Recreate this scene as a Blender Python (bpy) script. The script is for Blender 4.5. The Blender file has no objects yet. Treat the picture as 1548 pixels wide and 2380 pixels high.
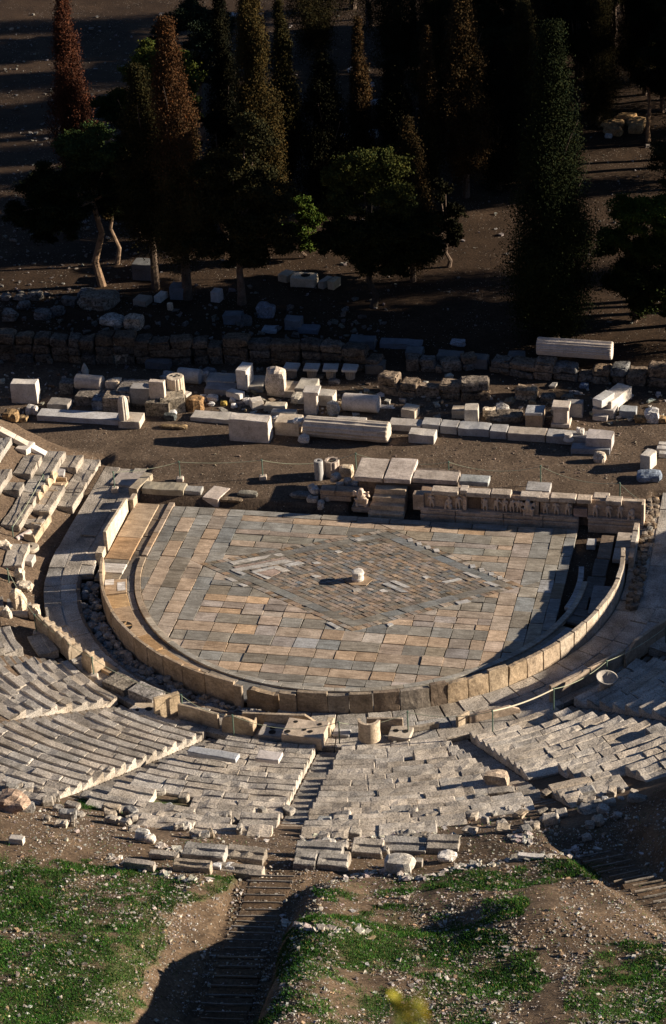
import bpy, math, numpy as np
from math import sin, cos, radians, pi, hypot
C = bpy.context.scene.collection
RNG = np.random.default_rng(7)

# ------------------------------------------------------------------ camera
CAM = np.array([20.8738, -94.3338, 56.7156]); YAW, PIT, ROL, FPX = -.229238, .508339, -.053716, 5905.24
W, Hh = 1548., 2380.
def _cam():
    cy, sy, cp, sp = cos(YAW), sin(YAW), cos(PIT), sin(PIT)
    fw = np.array([sy*cp, cy*cp, -sp]); rt = np.array([cy, -sy, 0.]); up = np.cross(rt, fw)
    r2 = rt*cos(ROL)+up*sin(ROL); u2 = -rt*sin(ROL)+up*cos(ROL)
    return fw, r2, u2
FW, RT, UP = _cam()
def ray(px, py):
    d = FW*FPX+RT*(px-W/2)-UP*(py-Hh/2); return d/np.linalg.norm(d)
def bp(px, py, z=0.):
    d = ray(px, py); return CAM+d*((z-CAM[2])/d[2])
def proj(P):
    q = np.asarray(P, float)-CAM; w = q@FW
    return W/2+FPX*(q@RT)/w, Hh/2-FPX*(q@UP)/w
SUN_AZ, SUN_EL = 75., 16.3            # from +y towards +x

# ------------------------------------------------------------------ noise
def _h(i, j, k, s):
    n = (i*374761393+j*668265263+k*1274126177+s*974634777) & 0xffffffff
    n = ((n ^ (n >> 13))*1103515245) & 0xffffffff
    n = ((n ^ (n >> 15))*2246822519) & 0xffffffff
    return ((n ^ (n >> 16)) & 0xffff)/65535.
def vn(P, s=0):
    P = np.asarray(P, float); f = np.floor(P); t = P-f; t = t*t*(3-2*t); i = f.astype(np.int64)
    o = 0
    for a in (0, 1):
        for b in (0, 1):
            for c in (0, 1):
                w = (t[:, 0] if a else 1-t[:, 0])*(t[:, 1] if b else 1-t[:, 1])*(t[:, 2] if c else 1-t[:, 2])
                o = o+w*_h(i[:, 0]+a, i[:, 1]+b, i[:, 2]+c, s)
    return o
def n2(x, y, f, s=0):
    x = np.atleast_1d(np.asarray(x, float)); y = np.atleast_1d(np.asarray(y, float))
    return vn(np.stack([x*f, y*f, np.zeros_like(x)+.5], -1), s)
def sst(a, b, x):
    t = np.clip((x-a)/(b-a), 0, 1); return t*t*(3-2*t)

# ------------------------------------------------------------------ terrain
GUL = 6.3
def H(x, y):
    x = np.atleast_1d(np.asarray(x, float)); y = np.atleast_1d(np.asarray(y, float))
    rho = np.hypot(x, np.minimum(y, 0)); ang = np.degrees(np.arctan2(x, -y))
    stage = .14+.10*(n2(x, y, .25, 3)-.5)+.05*(n2(x, y, .9, 4)-.5)
    stage = stage-.0*y
    stage = stage+sst(20, 24, y)*.35-sst(26, 60, y)*.3
    stage = np.where(y > 24, stage+.5*(n2(x, y, .12, 5)-.5)*sst(24, 34, y), stage)
    # left back terraces of the slope
    z = np.where(rho < 13.95, -.34, stage)
    ye = np.where(x < 0, 8.6+.22*np.maximum(-x-17, 0), 7.2)
    m = 1-sst(-.3, .5, y-ye)
    inner = (y < 5.0)
    z = np.where((rho < 13.95) & ~inner, stage, z)
    cv = .2+.4*(rho-14)-.42+sst(23, 29, rho)*.3
    cap = np.where(ang > 0, 6.25+100*(1-sst(48, 62, ang)), 1e3)
    cap = np.where(y > 0, np.where(x > 0, 6.25, 1e3), cap)
    cv = np.minimum(cv, cap)
    hill = sst(25, 31, rho)*(y < 0)
    b = .9*(n2(x, y, .16, 11)-.5)+.45*(n2(x, y, .42, 12)-.5)+.16*(n2(x, y, 1.3, 13)-.5)+.07*(n2(x, y, 3.1, 14)-.5)
    cv = cv+hill*b*.8
    # rise of the mound right of the gully and flat shelf
    tt = (ang-GUL)*np.pi/180*np.maximum(rho, 1)
    dep = (.12+.35*sst(32, 35, rho)+.95*sst(36, 41.5, rho))*sst(29.5, 33, rho)*(y < 0)
    lw = 1.3+1.3*sst(33, 38, rho)
    wl = np.where(tt < 0, 1-sst(1.0, 1.0+lw, -tt), 1-sst(.95, 1.75, tt))
    crest = np.exp(-((tt-2.6)/1.3)**2)*.72*sst(34.5, 38.5, rho)*(y < 0)
    crest = crest+np.exp(-((tt-2.2)/.8)**2)*.35*sst(31, 32.5, rho)*(1-sst(34.5, 37, rho))*(y < 0)
    flat = (np.abs(tt) < 1.15) & (rho > 30) & (y < 0)
    rq = rho/.531-59.5; rq = (np.floor(rq)+sst(.62, 1., rq-np.floor(rq))+59.5-.19)*.531
    cv = np.where(flat, .2+.4*(rq-14)-.12, cv+crest)
    cv = cv-dep*wl
    # second path on the right and the bank that shades it
    t2 = (ang-26.3)*np.pi/180*np.maximum(rho, 1)
    d2 = (.75*sst(28, 31, rho)-.45*sst(33, 36, rho))*(y < 0)
    cv = cv-d2*np.where(t2 < 0, 1-sst(.8, 1.6, -t2), 1-sst(.9, 1.9, t2))
    cv = cv+.9*np.exp(-((t2-4.4)/1.8)**2)*sst(25.5, 29, rho)*(1-sst(31, 35, rho))*(y < 0)
    # mound right of middle (photo x 1400, y 2150)
    cv = cv+.7*np.exp(-((x-12.6)/2.8)**2-((y+36.3)/2.2)**2)-.5*np.exp(-((x-9.8)/2.2)**2-((y+35.6)/1.2)**2)
    z = np.where((rho >= 13.95), np.where(y < ye+.5, stage*(1-m)+cv*m, stage), z)
    z = np.where((np.abs(x) < 14.2) & (y >= 5) & (y < 8), stage, z)
    z = np.where((np.abs(x) > 11.95) & (np.abs(x) < 13.95) & (y > 4.9) & (y < 8.2), -.12, z)
    z = np.where((x > -1.6) & (x < 12.05) & (y < 6) & (y > 4.5), -.3, z)
    # rubble channel outside the left of the barrier
    ch = (rho > 11.4) & (rho < 12.45) & (y < 0) & (ang > -80) & (ang < -2)
    z = np.where(ch, -.38, z)
    z = np.where(rho > 75, np.minimum(z, 24.), z)
    return z
def surf(px, py):
    d = ray(px, py); t = np.arange(62, 250, .7); P = CAM+d*t[:, None]
    g = P[:, 2]-H(P[:, 0], P[:, 1]); i = int(np.argmax(g < 0))
    if g[i] > 0: i = len(t)-1
    a, b = t[i-1], t[i]
    for _ in range(14):
        m = (a+b)/2; q = CAM+d*m
        if q[2] < H(q[0], q[1])[0]: b = m
        else: a = m
    return CAM+d*b
def pxm(P): return FPX/((np.asarray(P)-CAM)@FW)

# ------------------------------------------------------------------ mesh builder
ORG = {}
class MB:
    def __init__(s): s.v = []; s.q = []; s.t = []; s.c = []; s.n = 0
    def add(s, V, F, col=(.5, .5, .5), loc=None, R=None):
        V = np.asarray(V, float)
        if R is not None: V = V@R.T
        if loc is not None: V = V+np.asarray(loc)
        F = np.asarray(F)
        if F.ndim == 2 and len(F):
            (s.q if F.shape[1] == 4 else s.t).append(F+s.n)
        c = np.asarray(col, float)
        if c.ndim == 1: c = np.tile(c[:3], (len(V), 1))
        s.v.append(V); s.c.append(c); s.n += len(V); return s
    def build(s, name, mat, parent=None, loc=None, smooth=False):
        me = bpy.data.meshes.new(name)
        V = np.concatenate(s.v); col = np.concatenate(s.c)
        if parent is not None: org = ORG[parent.name]
        elif loc is not None: org = np.asarray(loc, float)
        else: org = np.zeros(3)
        V = V-org
        q = np.concatenate(s.q) if s.q else np.zeros((0, 4), int); t = np.concatenate(s.t) if s.t else np.zeros((0, 3), int)
        me.vertices.add(len(V)); me.vertices.foreach_set('co', V.astype(np.float32).ravel())
        lo = np.concatenate([q.ravel(), t.ravel()]); me.loops.add(len(lo)); me.loops.foreach_set('vertex_index', lo.astype(np.int32))
        st = np.concatenate([np.arange(len(q))*4, len(q)*4+np.arange(len(t))*3])
        me.polygons.add(len(st)); me.polygons.foreach_set('loop_start', st.astype(np.int32))
        me.update(calc_edges=True); me.validate()
        a = me.color_attributes.new('Col', 'FLOAT_COLOR', 'POINT')
        cc = np.ones((len(V), 4)); cc[:, :3] = col; a.data.foreach_set('color', cc.astype(np.float32).ravel())
        me.polygons.foreach_set('use_smooth', np.full(len(me.polygons), bool(smooth)))
        me.materials.append(mat)
        o = bpy.data.objects.new(name, me); C.objects.link(o)
        if parent is not None: o.parent = parent
        else: o.location = org
        ORG[o.name] = org
        return o
def tag(o, label=None, cat=None, group=None, kind=None):
    if label: o['label'] = label
    if cat: o['category'] = cat
    if group: o['group'] = group
    if kind: o['kind'] = kind
    elif cat: o['kind'] = 'thing'
    return o
def empty(name, loc, label, cat, group=None):
    o = bpy.data.objects.new(name, None); C.objects.link(o); o.location = loc; o.empty_display_size = .2
    ORG[o.name] = np.asarray(loc, float); return tag(o, label, cat, group)
def Rz(a, tx=0, ty=0):
    a, tx, ty = radians(a), radians(tx), radians(ty)
    z = np.array([[cos(a), -sin(a), 0], [sin(a), cos(a), 0], [0, 0, 1]])
    X = np.array([[1, 0, 0], [0, cos(tx), -sin(tx)], [0, sin(tx), cos(tx)]])
    Y = np.array([[cos(ty), 0, sin(ty)], [0, 1, 0], [-sin(ty), 0, cos(ty)]])
    return z@X@Y
_T = {}
def topo(nx, ny, nz):
    k = (nx, ny, nz)
    if k in _T: return _T[k]
    ids = {}; L = []
    def g(i, j, l):
        if (i, j, l) not in ids: ids[(i, j, l)] = len(L); L.append((i, j, l))
        return ids[(i, j, l)]
    F = []
    for i in range(nx):
        for j in range(ny):
            F.append((g(i, j, nz), g(i+1, j, nz), g(i+1, j+1, nz), g(i, j+1, nz)))
            F.append((g(i, j, 0), g(i, j+1, 0), g(i+1, j+1, 0), g(i+1, j, 0)))
    for i in range(nx):
        for l in range(nz):
            F.append((g(i, 0, l), g(i+1, 0, l), g(i+1, 0, l+1), g(i, 0, l+1)))
            F.append((g(i, ny, l), g(i, ny, l+1), g(i+1, ny, l+1), g(i+1, ny, l)))
    for j in range(ny):
        for l in range(nz):
            F.append((g(0, j, l), g(0, j, l+1), g(0, j+1, l+1), g(0, j+1, l)))
            F.append((g(nx, j, l), g(nx, j+1, l), g(nx, j+1, l+1), g(nx, j, l+1)))
    _T[k] = (np.array(L), np.array(F)); return _T[k]
_sd = [100]
def rbox(sx, sy, sz, c=.025, amp=.012, fr=1.6, n=(3, 2, 1), seed=None, chip=0., ymid=None):
    """worn stone block, centred in x and y, standing on z=0"""
    if seed is None: _sd[0] += 1; seed = _sd[0]
    c = min(c, sx/4, sy/4, sz/4)
    gx = np.concatenate([[0], np.linspace(c, sx-c, n[0]+1), [sx]])-sx/2
    gy = np.concatenate([[0], np.linspace(c, sy-c, n[1]+1), [sy]])-sy/2
    if ymid is not None: gy = np.array([0, c, ymid-.01, ymid+.03, sy-c, sy])-sy/2
    gz = np.concatenate([[0], np.linspace(c, sz-c, n[2]+1), [sz]])
    I, F = topo(len(gx)-1, len(gy)-1, len(gz)-1)
    P = np.stack([gx[I[:, 0]], gy[I[:, 1]], gz[I[:, 2]]], -1)
    lo = np.array([-sx/2+c, -sy/2+c, c]); hi = np.array([sx/2-c, sy/2-c, sz-c])
    q = np.clip(P, lo, hi); d = P-q; L = np.linalg.norm(d, axis=1)
    k = L > 1e-9; dd = d.copy(); dd[k] = d[k]/L[k][:, None]*c; P = q+dd*1.0
    S = P*fr+seed*7.31
    D = np.stack([vn(S, 1), vn(S+31.7, 2), vn(S+67.1, 3)], -1)-.5
    S2 = P*fr*3.1+seed*3.7
    D2 = np.stack([vn(S2, 4), vn(S2+31.7, 5), vn(S2+67.1, 6)], -1)-.5
    edge = (np.abs(d) > 1e-9).sum(1) >= 2
    P = P+D*2*amp+D2*amp
    if chip:
        ce = vn(P*2.1/max(.4, min(sx, 1.2))+seed*1.9, 8)
        w = np.where(edge, np.clip((ce-.55)*3, 0, 1), 0)*chip
        ctr = np.array([0, 0, sz/2]); P = P-(P-np.clip(P, lo*.6, hi*.8))*0-(P-ctr)*(w*.35)[:, None]*np.array([min(1, .5/sx), min(1, .5/sy), 1.])
    return P, F
def rock(w, d, h, seed=None, amp=.28, n=2):
    if seed is None: _sd[0] += 1; seed = _sd[0]
    I, F = topo(n+1, n+1, n+1); P = I/(n+1.)*2-1
    nr = P/np.maximum(np.linalg.norm(P, axis=1), 1e-6)[:, None]
    P = P*.45+nr*.62
    P = P*(1+amp*2*(vn(P*1.3+seed*5.17, 1)-.5))[:, None]+amp*.6*(np.stack([vn(P*2.7+seed, 3), vn(P*2.7+seed+9, 4), vn(P*2.7+seed+19, 5)], -1)-.5)
    P = P*np.array([w, d, h])/2; P[:, 2] += h*.38; return P, F
def lathe(prof, n=24, flute=0, fd=.04, cap=True, hole=0., ecc=0, seed=1, rough=.0):
    pr = [(0.001 if not hole else hole, prof[0][1])] if not hole else []
    pr += list(prof)
    if hole: pr += [(hole, prof[-1][1]), (hole, prof[-1][1]-min(.3, .5*abs(prof[-1][1]-prof[0][1]))), (0.001, prof[-1][1]-min(.3, .5*abs(prof[-1][1]-prof[0][1])))]
    else: pr += [(0.001, prof[-1][1])]
    V = []; a = np.arange(n)*2*pi/n
    for (r, z) in pr:
        k = 1.
        if flute and r > hole+.05: k = 1-fd*(.5+.5*np.cos(a*flute))
        V.append(np.stack([np.cos(a)*r*k, np.sin(a)*r*k, np.full(n, z)+0*a], -1))
    V = np.concatenate(V); F = []
    for i in range(len(pr)-1):
        for j in range(n):
            F.append((i*n+j, i*n+(j+1) % n, (i+1)*n+(j+1) % n, (i+1)*n+j))
    if rough: V = V+rough*2*(np.stack([vn(V*2.3+seed, 1), vn(V*2.3+seed+9, 2), vn(V*2.3+seed+19, 3)], -1)-.5)
    return V, np.array(F)
def tube(pts, r, n=6):
    pts = np.asarray(pts, float); r = np.broadcast_to(r, len(pts)); V = []
    for i, p in enumerate(pts):
        t = pts[min(i+1, len(pts)-1)]-pts[max(i-1, 0)]; t = t/(np.linalg.norm(t)+1e-9)
        a = np.cross(t, [0, 0, 1.]) if abs(t[2]) < .95 else np.cross(t, [1., 0, 0]); a /= np.linalg.norm(a); b = np.cross(t, a)
        for k in range(n):
            V.append(p+r[i]*(a*cos(2*pi*k/n)+b*sin(2*pi*k/n)))
    F = []
    for i in range(len(pts)-1):
        for k in range(n): F.append((i*n+k, i*n+(k+1) % n, (i+1)*n+(k+1) % n, (i+1)*n+k))
    m = len(V); V += [pts[0], pts[-1]]; F = [tuple(f) for f in F]
    for k in range(n):
        F.append((m, (k+1) % n, k, k)); F.append((m+1, (len(pts)-1)*n+k, (len(pts)-1)*n+(k+1) % n, (len(pts)-1)*n+(k+1) % n))
    Q = [f for f in F if len(set(f)) == 4]; T = [f[:3] for f in F if len(set(f)) == 3]
    return np.array(V), np.array(Q), np.array(T)
def addtube(mb, pts, r, col, n=6):
    V, Q, T = tube(pts, r, n); k = mb.n; mb.add(V, Q, col); mb.t.append(T+k); return mb
def poly_prism(poly, z0, z1):
    n = len(poly); V = [(p[0], p[1], z1) for p in poly]+[(p[0], p[1], z0) for p in poly]
    T = [(0, i, i+1) for i in range(1, n-1)]; Q = [(i, n+i, n+(i+1) % n, (i+1) % n) for i in range(n)]
    return np.array(V), np.array(Q), np.array(T)
def addpoly(mb, poly, z0, z1, col, tilt=0.):
    a = sum(poly[i][0]*poly[(i+1) % len(poly)][1]-poly[(i+1) % len(poly)][0]*poly[i][1] for i in range(len(poly)))
    if abs(a) < .006: return
    if a < 0: poly = poly[::-1]
    V, Q, T = poly_prism(poly, z0, z1); V = V.astype(float)
    if tilt:
        m = V.mean(0); gx, gy = RNG.normal(0, tilt, 2); k = V[:, 2] > (z0+z1)/2; V[k, 2] += (V[k, 0]-m[0])*gx+(V[k, 1]-m[1])*gy
    k = mb.n; mb.add(V, Q, col); mb.t.append(T+k)
def clip(poly, nx, ny, c):
    """keep points with nx*x+ny*y<=c"""
    o = []
    for i in range(len(poly)):
        a, b = poly[i], poly[(i+1) % len(poly)]; da, db = nx*a[0]+ny*a[1]-c, nx*b[0]+ny*b[1]-c
        if da <= 0: o.append(a)
        if da*db < 0: t = da/(da-db); o.append((a[0]+(b[0]-a[0])*t, a[1]+(b[1]-a[1])*t))
    return o
def inset(poly, g):
    n = len(poly)
    if n < 3: return []
    a = sum(poly[i][0]*poly[(i+1) % n][1]-poly[(i+1) % n][0]*poly[i][1] for i in range(n))
    if a < 0: poly = poly[::-1]
    o = list(poly)
    for i in range(n):
        p, q = poly[i], poly[(i+1) % n]; ex, ey = q[0]-p[0], q[1]-p[1]; L = hypot(ex, ey)
        if L < 1e-6: continue
        nx, ny = ey/L, -ex/L; o = clip(o, nx, ny, nx*p[0]+ny*p[1]-g)
        if len(o) < 3: return []
    return o
def inpoly(x, y, P):
    r = False; n = len(P)
    for i in range(n):
        a, b = P[i], P[(i+1) % n]
        if (a[1] > y) != (b[1] > y) and x < (b[0]-a[0])*(y-a[1])/(b[1]-a[1])+a[0]: r = not r
    return r
def jit(c, k=.08, warm=.04):
    g = 1+RNG.normal(0, k); w = RNG.normal(0, warm); return np.clip(np.array([c[0]*g*(1+w), c[1]*g, c[2]*g*(1-w*1.3)]), .01, .85)

# ------------------------------------------------------------------ materials
def newmat(name):
    m = bpy.data.materials.new(name); m.use_nodes = True; nt = m.node_tree; nt.nodes.clear()
    o = nt.nodes.new('ShaderNodeOutputMaterial'); b = nt.nodes.new('ShaderNodeBsdfPrincipled'); nt.links.new(b.outputs[0], o.inputs[0])
    return m, nt, b
def nd(nt, t, **k):
    n = nt.nodes.new(t)
    for a, v in k.items():
        if a.startswith('i_'): n.inputs[a[2:].replace('_', ' ')].default_value = v
        else: setattr(n, a, v)
    return n
def ramp(nt, a, b, ca, cb):
    r = nt.nodes.new('ShaderNodeValToRGB'); r.color_ramp.elements[0].position = a; r.color_ramp.elements[1].position = b
    r.color_ramp.elements[0].color = (*ca, 1); r.color_ramp.elements[1].color = (*cb, 1); return r
def mulc(nt, a, b, f=1.):
    m = nt.nodes.new('ShaderNodeMixRGB'); m.blend_type = 'MULTIPLY'; m.inputs[0].default_value = f
    nt.links.new(a, m.inputs[1]); nt.links.new(b, m.inputs[2]); return m.outputs[0]
def stone(name, mottle=(.55, 1.25), sc=2.2, pit=.0, pitsc=22., streak=0., bump=.35, bsc=14., rough=.85, spec=.25, fine=.25):
    m, nt, b = newmat(name); L = nt.links.new
    at = nd(nt, 'ShaderNodeAttribute', attribute_name='Col'); geo = nd(nt, 'ShaderNodeNewGeometry')
    n1 = nd(nt, 'ShaderNodeTexNoise', i_Scale=sc, i_Detail=6., i_Roughness=.65); L(geo.outputs['Position'], n1.inputs['Vector'])
    lo, hi = mottle; r1 = ramp(nt, .32, .68, (lo, lo*.97, lo*.93), (hi, hi, hi)); L(n1.outputs['Fac'], r1.inputs[0])
    c = mulc(nt, at.outputs['Color'], r1.outputs[0])
    n2_ = nd(nt, 'ShaderNodeTexNoise', i_Scale=bsc*1.6, i_Detail=3., i_Roughness=.6); L(geo.outputs['Position'], n2_.inputs['Vector'])
    r2 = ramp(nt, .35, .65, (1-fine,)*3, (1+fine*.6,)*3); L(n2_.outputs['Fac'], r2.inputs[0]); c = mulc(nt, c, r2.outputs[0])
    if pit:
        v = nd(nt, 'ShaderNodeTexNoise', i_Scale=pitsc, i_Detail=2., i_Roughness=.5); L(geo.outputs['Position'], v.inputs['Vector'])
        r3 = ramp(nt, .36, .46, (1-pit,)*3, (1, 1, 1)); L(v.outputs['Fac'], r3.inputs[0]); c = mulc(nt, c, r3.outputs[0])
    if streak:
        mp = nd(nt, 'ShaderNodeMapping'); mp.inputs['Rotation'].default_value = (0, 0, .5); mp.inputs['Scale'].default_value = (.8, 5, 3); L(geo.outputs['Position'], mp.inputs['Vector'])
        ns = nd(nt, 'ShaderNodeTexNoise', i_Scale=1.7, i_Detail=5., i_Roughness=.6, i_Distortion=1.2); L(mp.outputs[0], ns.inputs['Vector'])
        r4 = ramp(nt, .38, .62, (1-streak, 1-streak*1.05, 1-streak*1.1), (1+streak*.35,)*3); L(ns.outputs['Fac'], r4.inputs[0]); c = mulc(nt, c, r4.outputs[0])
    L(c, b.inputs['Base Color']); b.inputs['Roughness'].default_value = rough; b.inputs['Specular IOR Level'].default_value = spec
    nb = nd(nt, 'ShaderNodeTexNoise', i_Scale=bsc, i_Detail=5., i_Roughness=.7); L(geo.outputs['Position'], nb.inputs['Vector'])
    bu = nd(nt, 'ShaderNodeBump', i_Strength=bump, i_Distance=.05); L(nb.outputs['Fac'], bu.inputs['Height']); L(bu.outputs[0], b.inputs['Normal'])
    return m
M_FIG = None
M_SEAT = stone('porous_limestone', (.5, 1.25), .9, pit=.5, pitsc=20, bump=.6, bsc=11, fine=.3)
M_MARB = stone('weathered_marble', (.72, 1.12), 1.6, pit=.15, pitsc=9, bump=.3, bsc=12, fine=.15)
M_PAVE = stone('paving_marble', (.72, 1.2), 1.5, streak=.3, bump=.2, bsc=9, fine=.2, rough=.7)
M_BARR = stone('barrier_marble', (.62, 1.2), 1.1, pit=.2, pitsc=7, streak=.2, bump=.45, bsc=9, fine=.2)
M_CONG = stone('conglomerate', (.45, 1.35), 2.6, pit=.65, pitsc=9, bump=1., bsc=6, fine=.45)
M_RUB = stone('rubble_stone', (.6, 1.3), 4., bump=.6, bsc=10, fine=.3)
def earthmat():
    m, nt, b = newmat('earth'); L = nt.links.new
    at = nd(nt, 'ShaderNodeAttribute', attribute_name='Col'); geo = nd(nt, 'ShaderNodeNewGeometry')
    n1 = nd(nt, 'ShaderNodeTexNoise', i_Scale=.8, i_Detail=8., i_Roughness=.7); L(geo.outputs['Position'], n1.inputs['Vector'])
    r1 = ramp(nt, .3, .7, (.62, .6, .58), (1.3, 1.27, 1.22)); L(n1.outputs['Fac'], r1.inputs[0]); c = mulc(nt, at.outputs['Color'], r1.outputs[0])
    n3 = nd(nt, 'ShaderNodeTexNoise', i_Scale=9., i_Detail=4., i_Roughness=.75); L(geo.outputs['Position'], n3.inputs['Vector'])
    r3 = ramp(nt, .36, .66, (.6, .58, .56), (1.45, 1.4, 1.3)); L(n3.outputs['Fac'], r3.inputs[0]); c = mulc(nt, c, r3.outputs[0])
    vo = nd(nt, 'ShaderNodeTexVoronoi', i_Scale=11.); L(geo.outputs['Position'], vo.inputs['Vector']); sx = nd(nt, 'ShaderNodeSeparateColor'); L(vo.outputs['Color'], sx.inputs[0])
    c1 = nd(nt, 'ShaderNodeMath', operation='LESS_THAN'); c1.inputs[1].default_value = .26; L(vo.outputs['Distance'], c1.inputs[0])
    c2 = nd(nt, 'ShaderNodeMath', operation='LESS_THAN'); L(sx.outputs[0], c2.inputs[0]); n9 = nd(nt, 'ShaderNodeTexNoise', i_Scale=.55, i_Detail=4.); L(geo.outputs['Position'], n9.inputs['Vector']); r9 = ramp(nt, .42, .68, (0, 0, 0), (.26, .26, .26)); L(n9.outputs['Fac'], r9.inputs[0]); L(r9.outputs[0], c2.inputs[1])
    cm = nd(nt, 'ShaderNodeMath', operation='MULTIPLY'); L(c1.outputs[0], cm.inputs[0]); L(c2.outputs[0], cm.inputs[1])
    mx = nd(nt, 'ShaderNodeMixRGB'); L(cm.outputs[0], mx.inputs[0]); L(c, mx.inputs[1]); mx.inputs[2].default_value = (.30, .26, .21, 1); c = mx.outputs[0]
    L(c, b.inputs['Base Color']); b.inputs['Roughness'].default_value = .95; b.inputs['Specular IOR Level'].default_value = .1
    nb = nd(nt, 'ShaderNodeTexNoise', i_Scale=7., i_Detail=7., i_Roughness=.75); L(geo.outputs['Position'], nb.inputs['Vector'])
    bu = nd(nt, 'ShaderNodeBump', i_Strength=.55, i_Distance=.09); L(nb.outputs['Fac'], bu.inputs['Height']); L(bu.outputs[0], b.inputs['Normal'])
    return m
M_EARTH = earthmat()
def leafmat(name, tr=.25):
    m, nt, b = newmat(name); L = nt.links.new
    at = nd(nt, 'ShaderNodeAttribute', attribute_name='Col'); geo = nd(nt, 'ShaderNodeNewGeometry')
    n1 = nd(nt, 'ShaderNodeTexNoise', i_Scale=1.2, i_Detail=3.); L(geo.outputs['Position'], n1.inputs['Vector'])
    r1 = ramp(nt, .35, .65, (.65, .65, .65), (1.3, 1.25, 1.1)); L(n1.outputs['Fac'], r1.inputs[0]); c = mulc(nt, at.outputs['Color'], r1.outputs[0])
    L(c, b.inputs['Base Color']); b.inputs['Roughness'].default_value = 1.; b.inputs['Specular IOR Level'].default_value = .03
    return m
M_LEAF = leafmat('foliage'); M_GRASS = leafmat('grass_blades')
M_BARK = stone('bark', (.6, 1.3), 3., bump=.8, bsc=9)
M_METAL = stone('painted_metal', (.85, 1.1), 3., bump=.05, rough=.5, spec=.5, fine=.05)
M_ROPE = stone('rope_fibre', (.9, 1.1), 3., bump=.1, fine=.05)
M_WOOD = stone('weathered_timber', (.7, 1.2), 4., bump=.3)
WHITE = (.62, .58, .53); MARB = (.50, .455, .40); PINK = (.47, .40, .345); LIME = (.49, .435, .37); CONG = (.105, .085, .066); GREY = (.23, .235, .235)

# ------------------------------------------------------------------ ground sheet
def axis(*seg):
    o = []
    for a, b, s in seg: o += list(np.arange(a, b, s))
    return np.array(o+[seg[-1][1]])
gx = axis((-420, -60, 24), (-60, -24, 1.5), (-24, -6, .3), (-6, 26, .16), (26, 60, 1.2), (60, 420, 24))
gy = axis((-160, -60, 8), (-60, -49, 1.), (-49, -22, .16), (-22, 6, .28), (6, 24, .25), (24, 90, .7), (90, 500, 20))
XX, YY = np.meshgrid(gx, gy); X, Y = XX.ravel(), YY.ravel()
GRASS_P = [ [(190,1836),(300,1816),(470,1842),(500,1885),(330,1890),(190,1872)],  # patches of turf on the slope, outlines in plan found from the photo
 [(0,1960),(60,1975),(180,1990),(300,2020),(450,2040),(560,2042),(540,2062),(470,2090),(400,2110),(395,2160),(380,2200),(330,2260),(320,2380),(-80,2400),(-80,1960)],
 [(735,2058),(870,2040),(1000,2030),(1120,2015),(1300,1995),(1420,2010),(1400,2045),(1230,2060),(1190,2075),(1000,2065),(930,2085),(790,2090),(740,2080)],
 [(1130,2090),(1230,2080),(1220,2130),(1110,2150)],
 [(700,2130),(900,2110),(1010,2120),(1120,2150),(1260,2210),(1290,2290),(1230,2330),(1120,2400),(580,2400),(640,2290),(640,2200),(660,2170)],
 [(1370,2200),(1560,2190),(1560,2400),(1300,2400),(1330,2330),(1370,2280)]]
def vproj(x, y, z):
    q = np.stack([x, y, z], -1)-CAM; w = q@FW; return W/2+FPX*(q@RT)/w, Hh/2-FPX*(q@UP)/w
def npoly(px, py, P):
    r = np.zeros(px.shape, bool); n = len(P)
    for i in range(n):
        a, b = P[i], P[(i+1) % n]
        if a[1] == b[1]: continue
        r ^= ((a[1] > py) != (b[1] > py)) & (px < (b[0]-a[0])*(py-a[1])/(b[1]-a[1])+a[0])
    return r
def turf(x, y, z):
    px, py = vproj(x, y, z); px = px+60*(n2(x, y, .6, 41)-.5)+40*(n2(x, y, 2.4, 43)-.5); py = py+40*(n2(x, y, .6, 42)-.5)+26*(n2(x, y, 2.4, 44)-.5)
    m = np.zeros(len(x))
    for P in GRASS_P: m = np.maximum(m, npoly(px, py, P)*1.)
    n = n2(x, y, .75, 21)*.45+n2(x, y, 2.2, 22)*.35+n2(x, y, 5., 23)*.2
    return m*sst(.36, .58, n)*.92
Z = H(X, Y)
rho = np.hypot(X, np.minimum(Y, 0))
base = np.tile(np.array([.105, .080, .062]), (len(X), 1))
hillc = np.array([.12, .088, .062]); k = (sst(26, 31, rho)*(Y < 0))[:, None]; base = base*(1-k)+hillc*k
wood = np.array([.041, .027, .018]); k = sst(15.5, 21, Y)[:, None]; base = base*(1-k)+wood*k  # grove soil darkened, putting the trees' shade into its colour
base = base*(.72+.56*(n2(X, Y*2.6+X*.2, .22, 91)*.6+n2(X, Y*3., .8, 92)*.4))[:, None]; inn = ((rho < 13.95) & (Y < 5))[:, None]; base = np.where(inn, np.array([.075, .055, .042]), base)
seatz = ((rho >= 13.95) & (rho < 28) & (Y < 9))[:, None]; base = np.where(seatz, np.array([.12, .09, .068]), base)
gmask = turf(X, Y, Z)[:, None]; base = base*(1-gmask*.75)+np.array([.026, .07, .014])*gmask*.75
nxg, nyg = len(gx), len(gy)
ii = (np.arange(nyg-1)[:, None]*nxg+np.arange(nxg-1)[None]).ravel()
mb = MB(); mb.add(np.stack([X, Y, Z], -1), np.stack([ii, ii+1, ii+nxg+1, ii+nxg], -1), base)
g = mb.build('ground', M_EARTH, smooth=True); tag(g, kind='structure')

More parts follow.
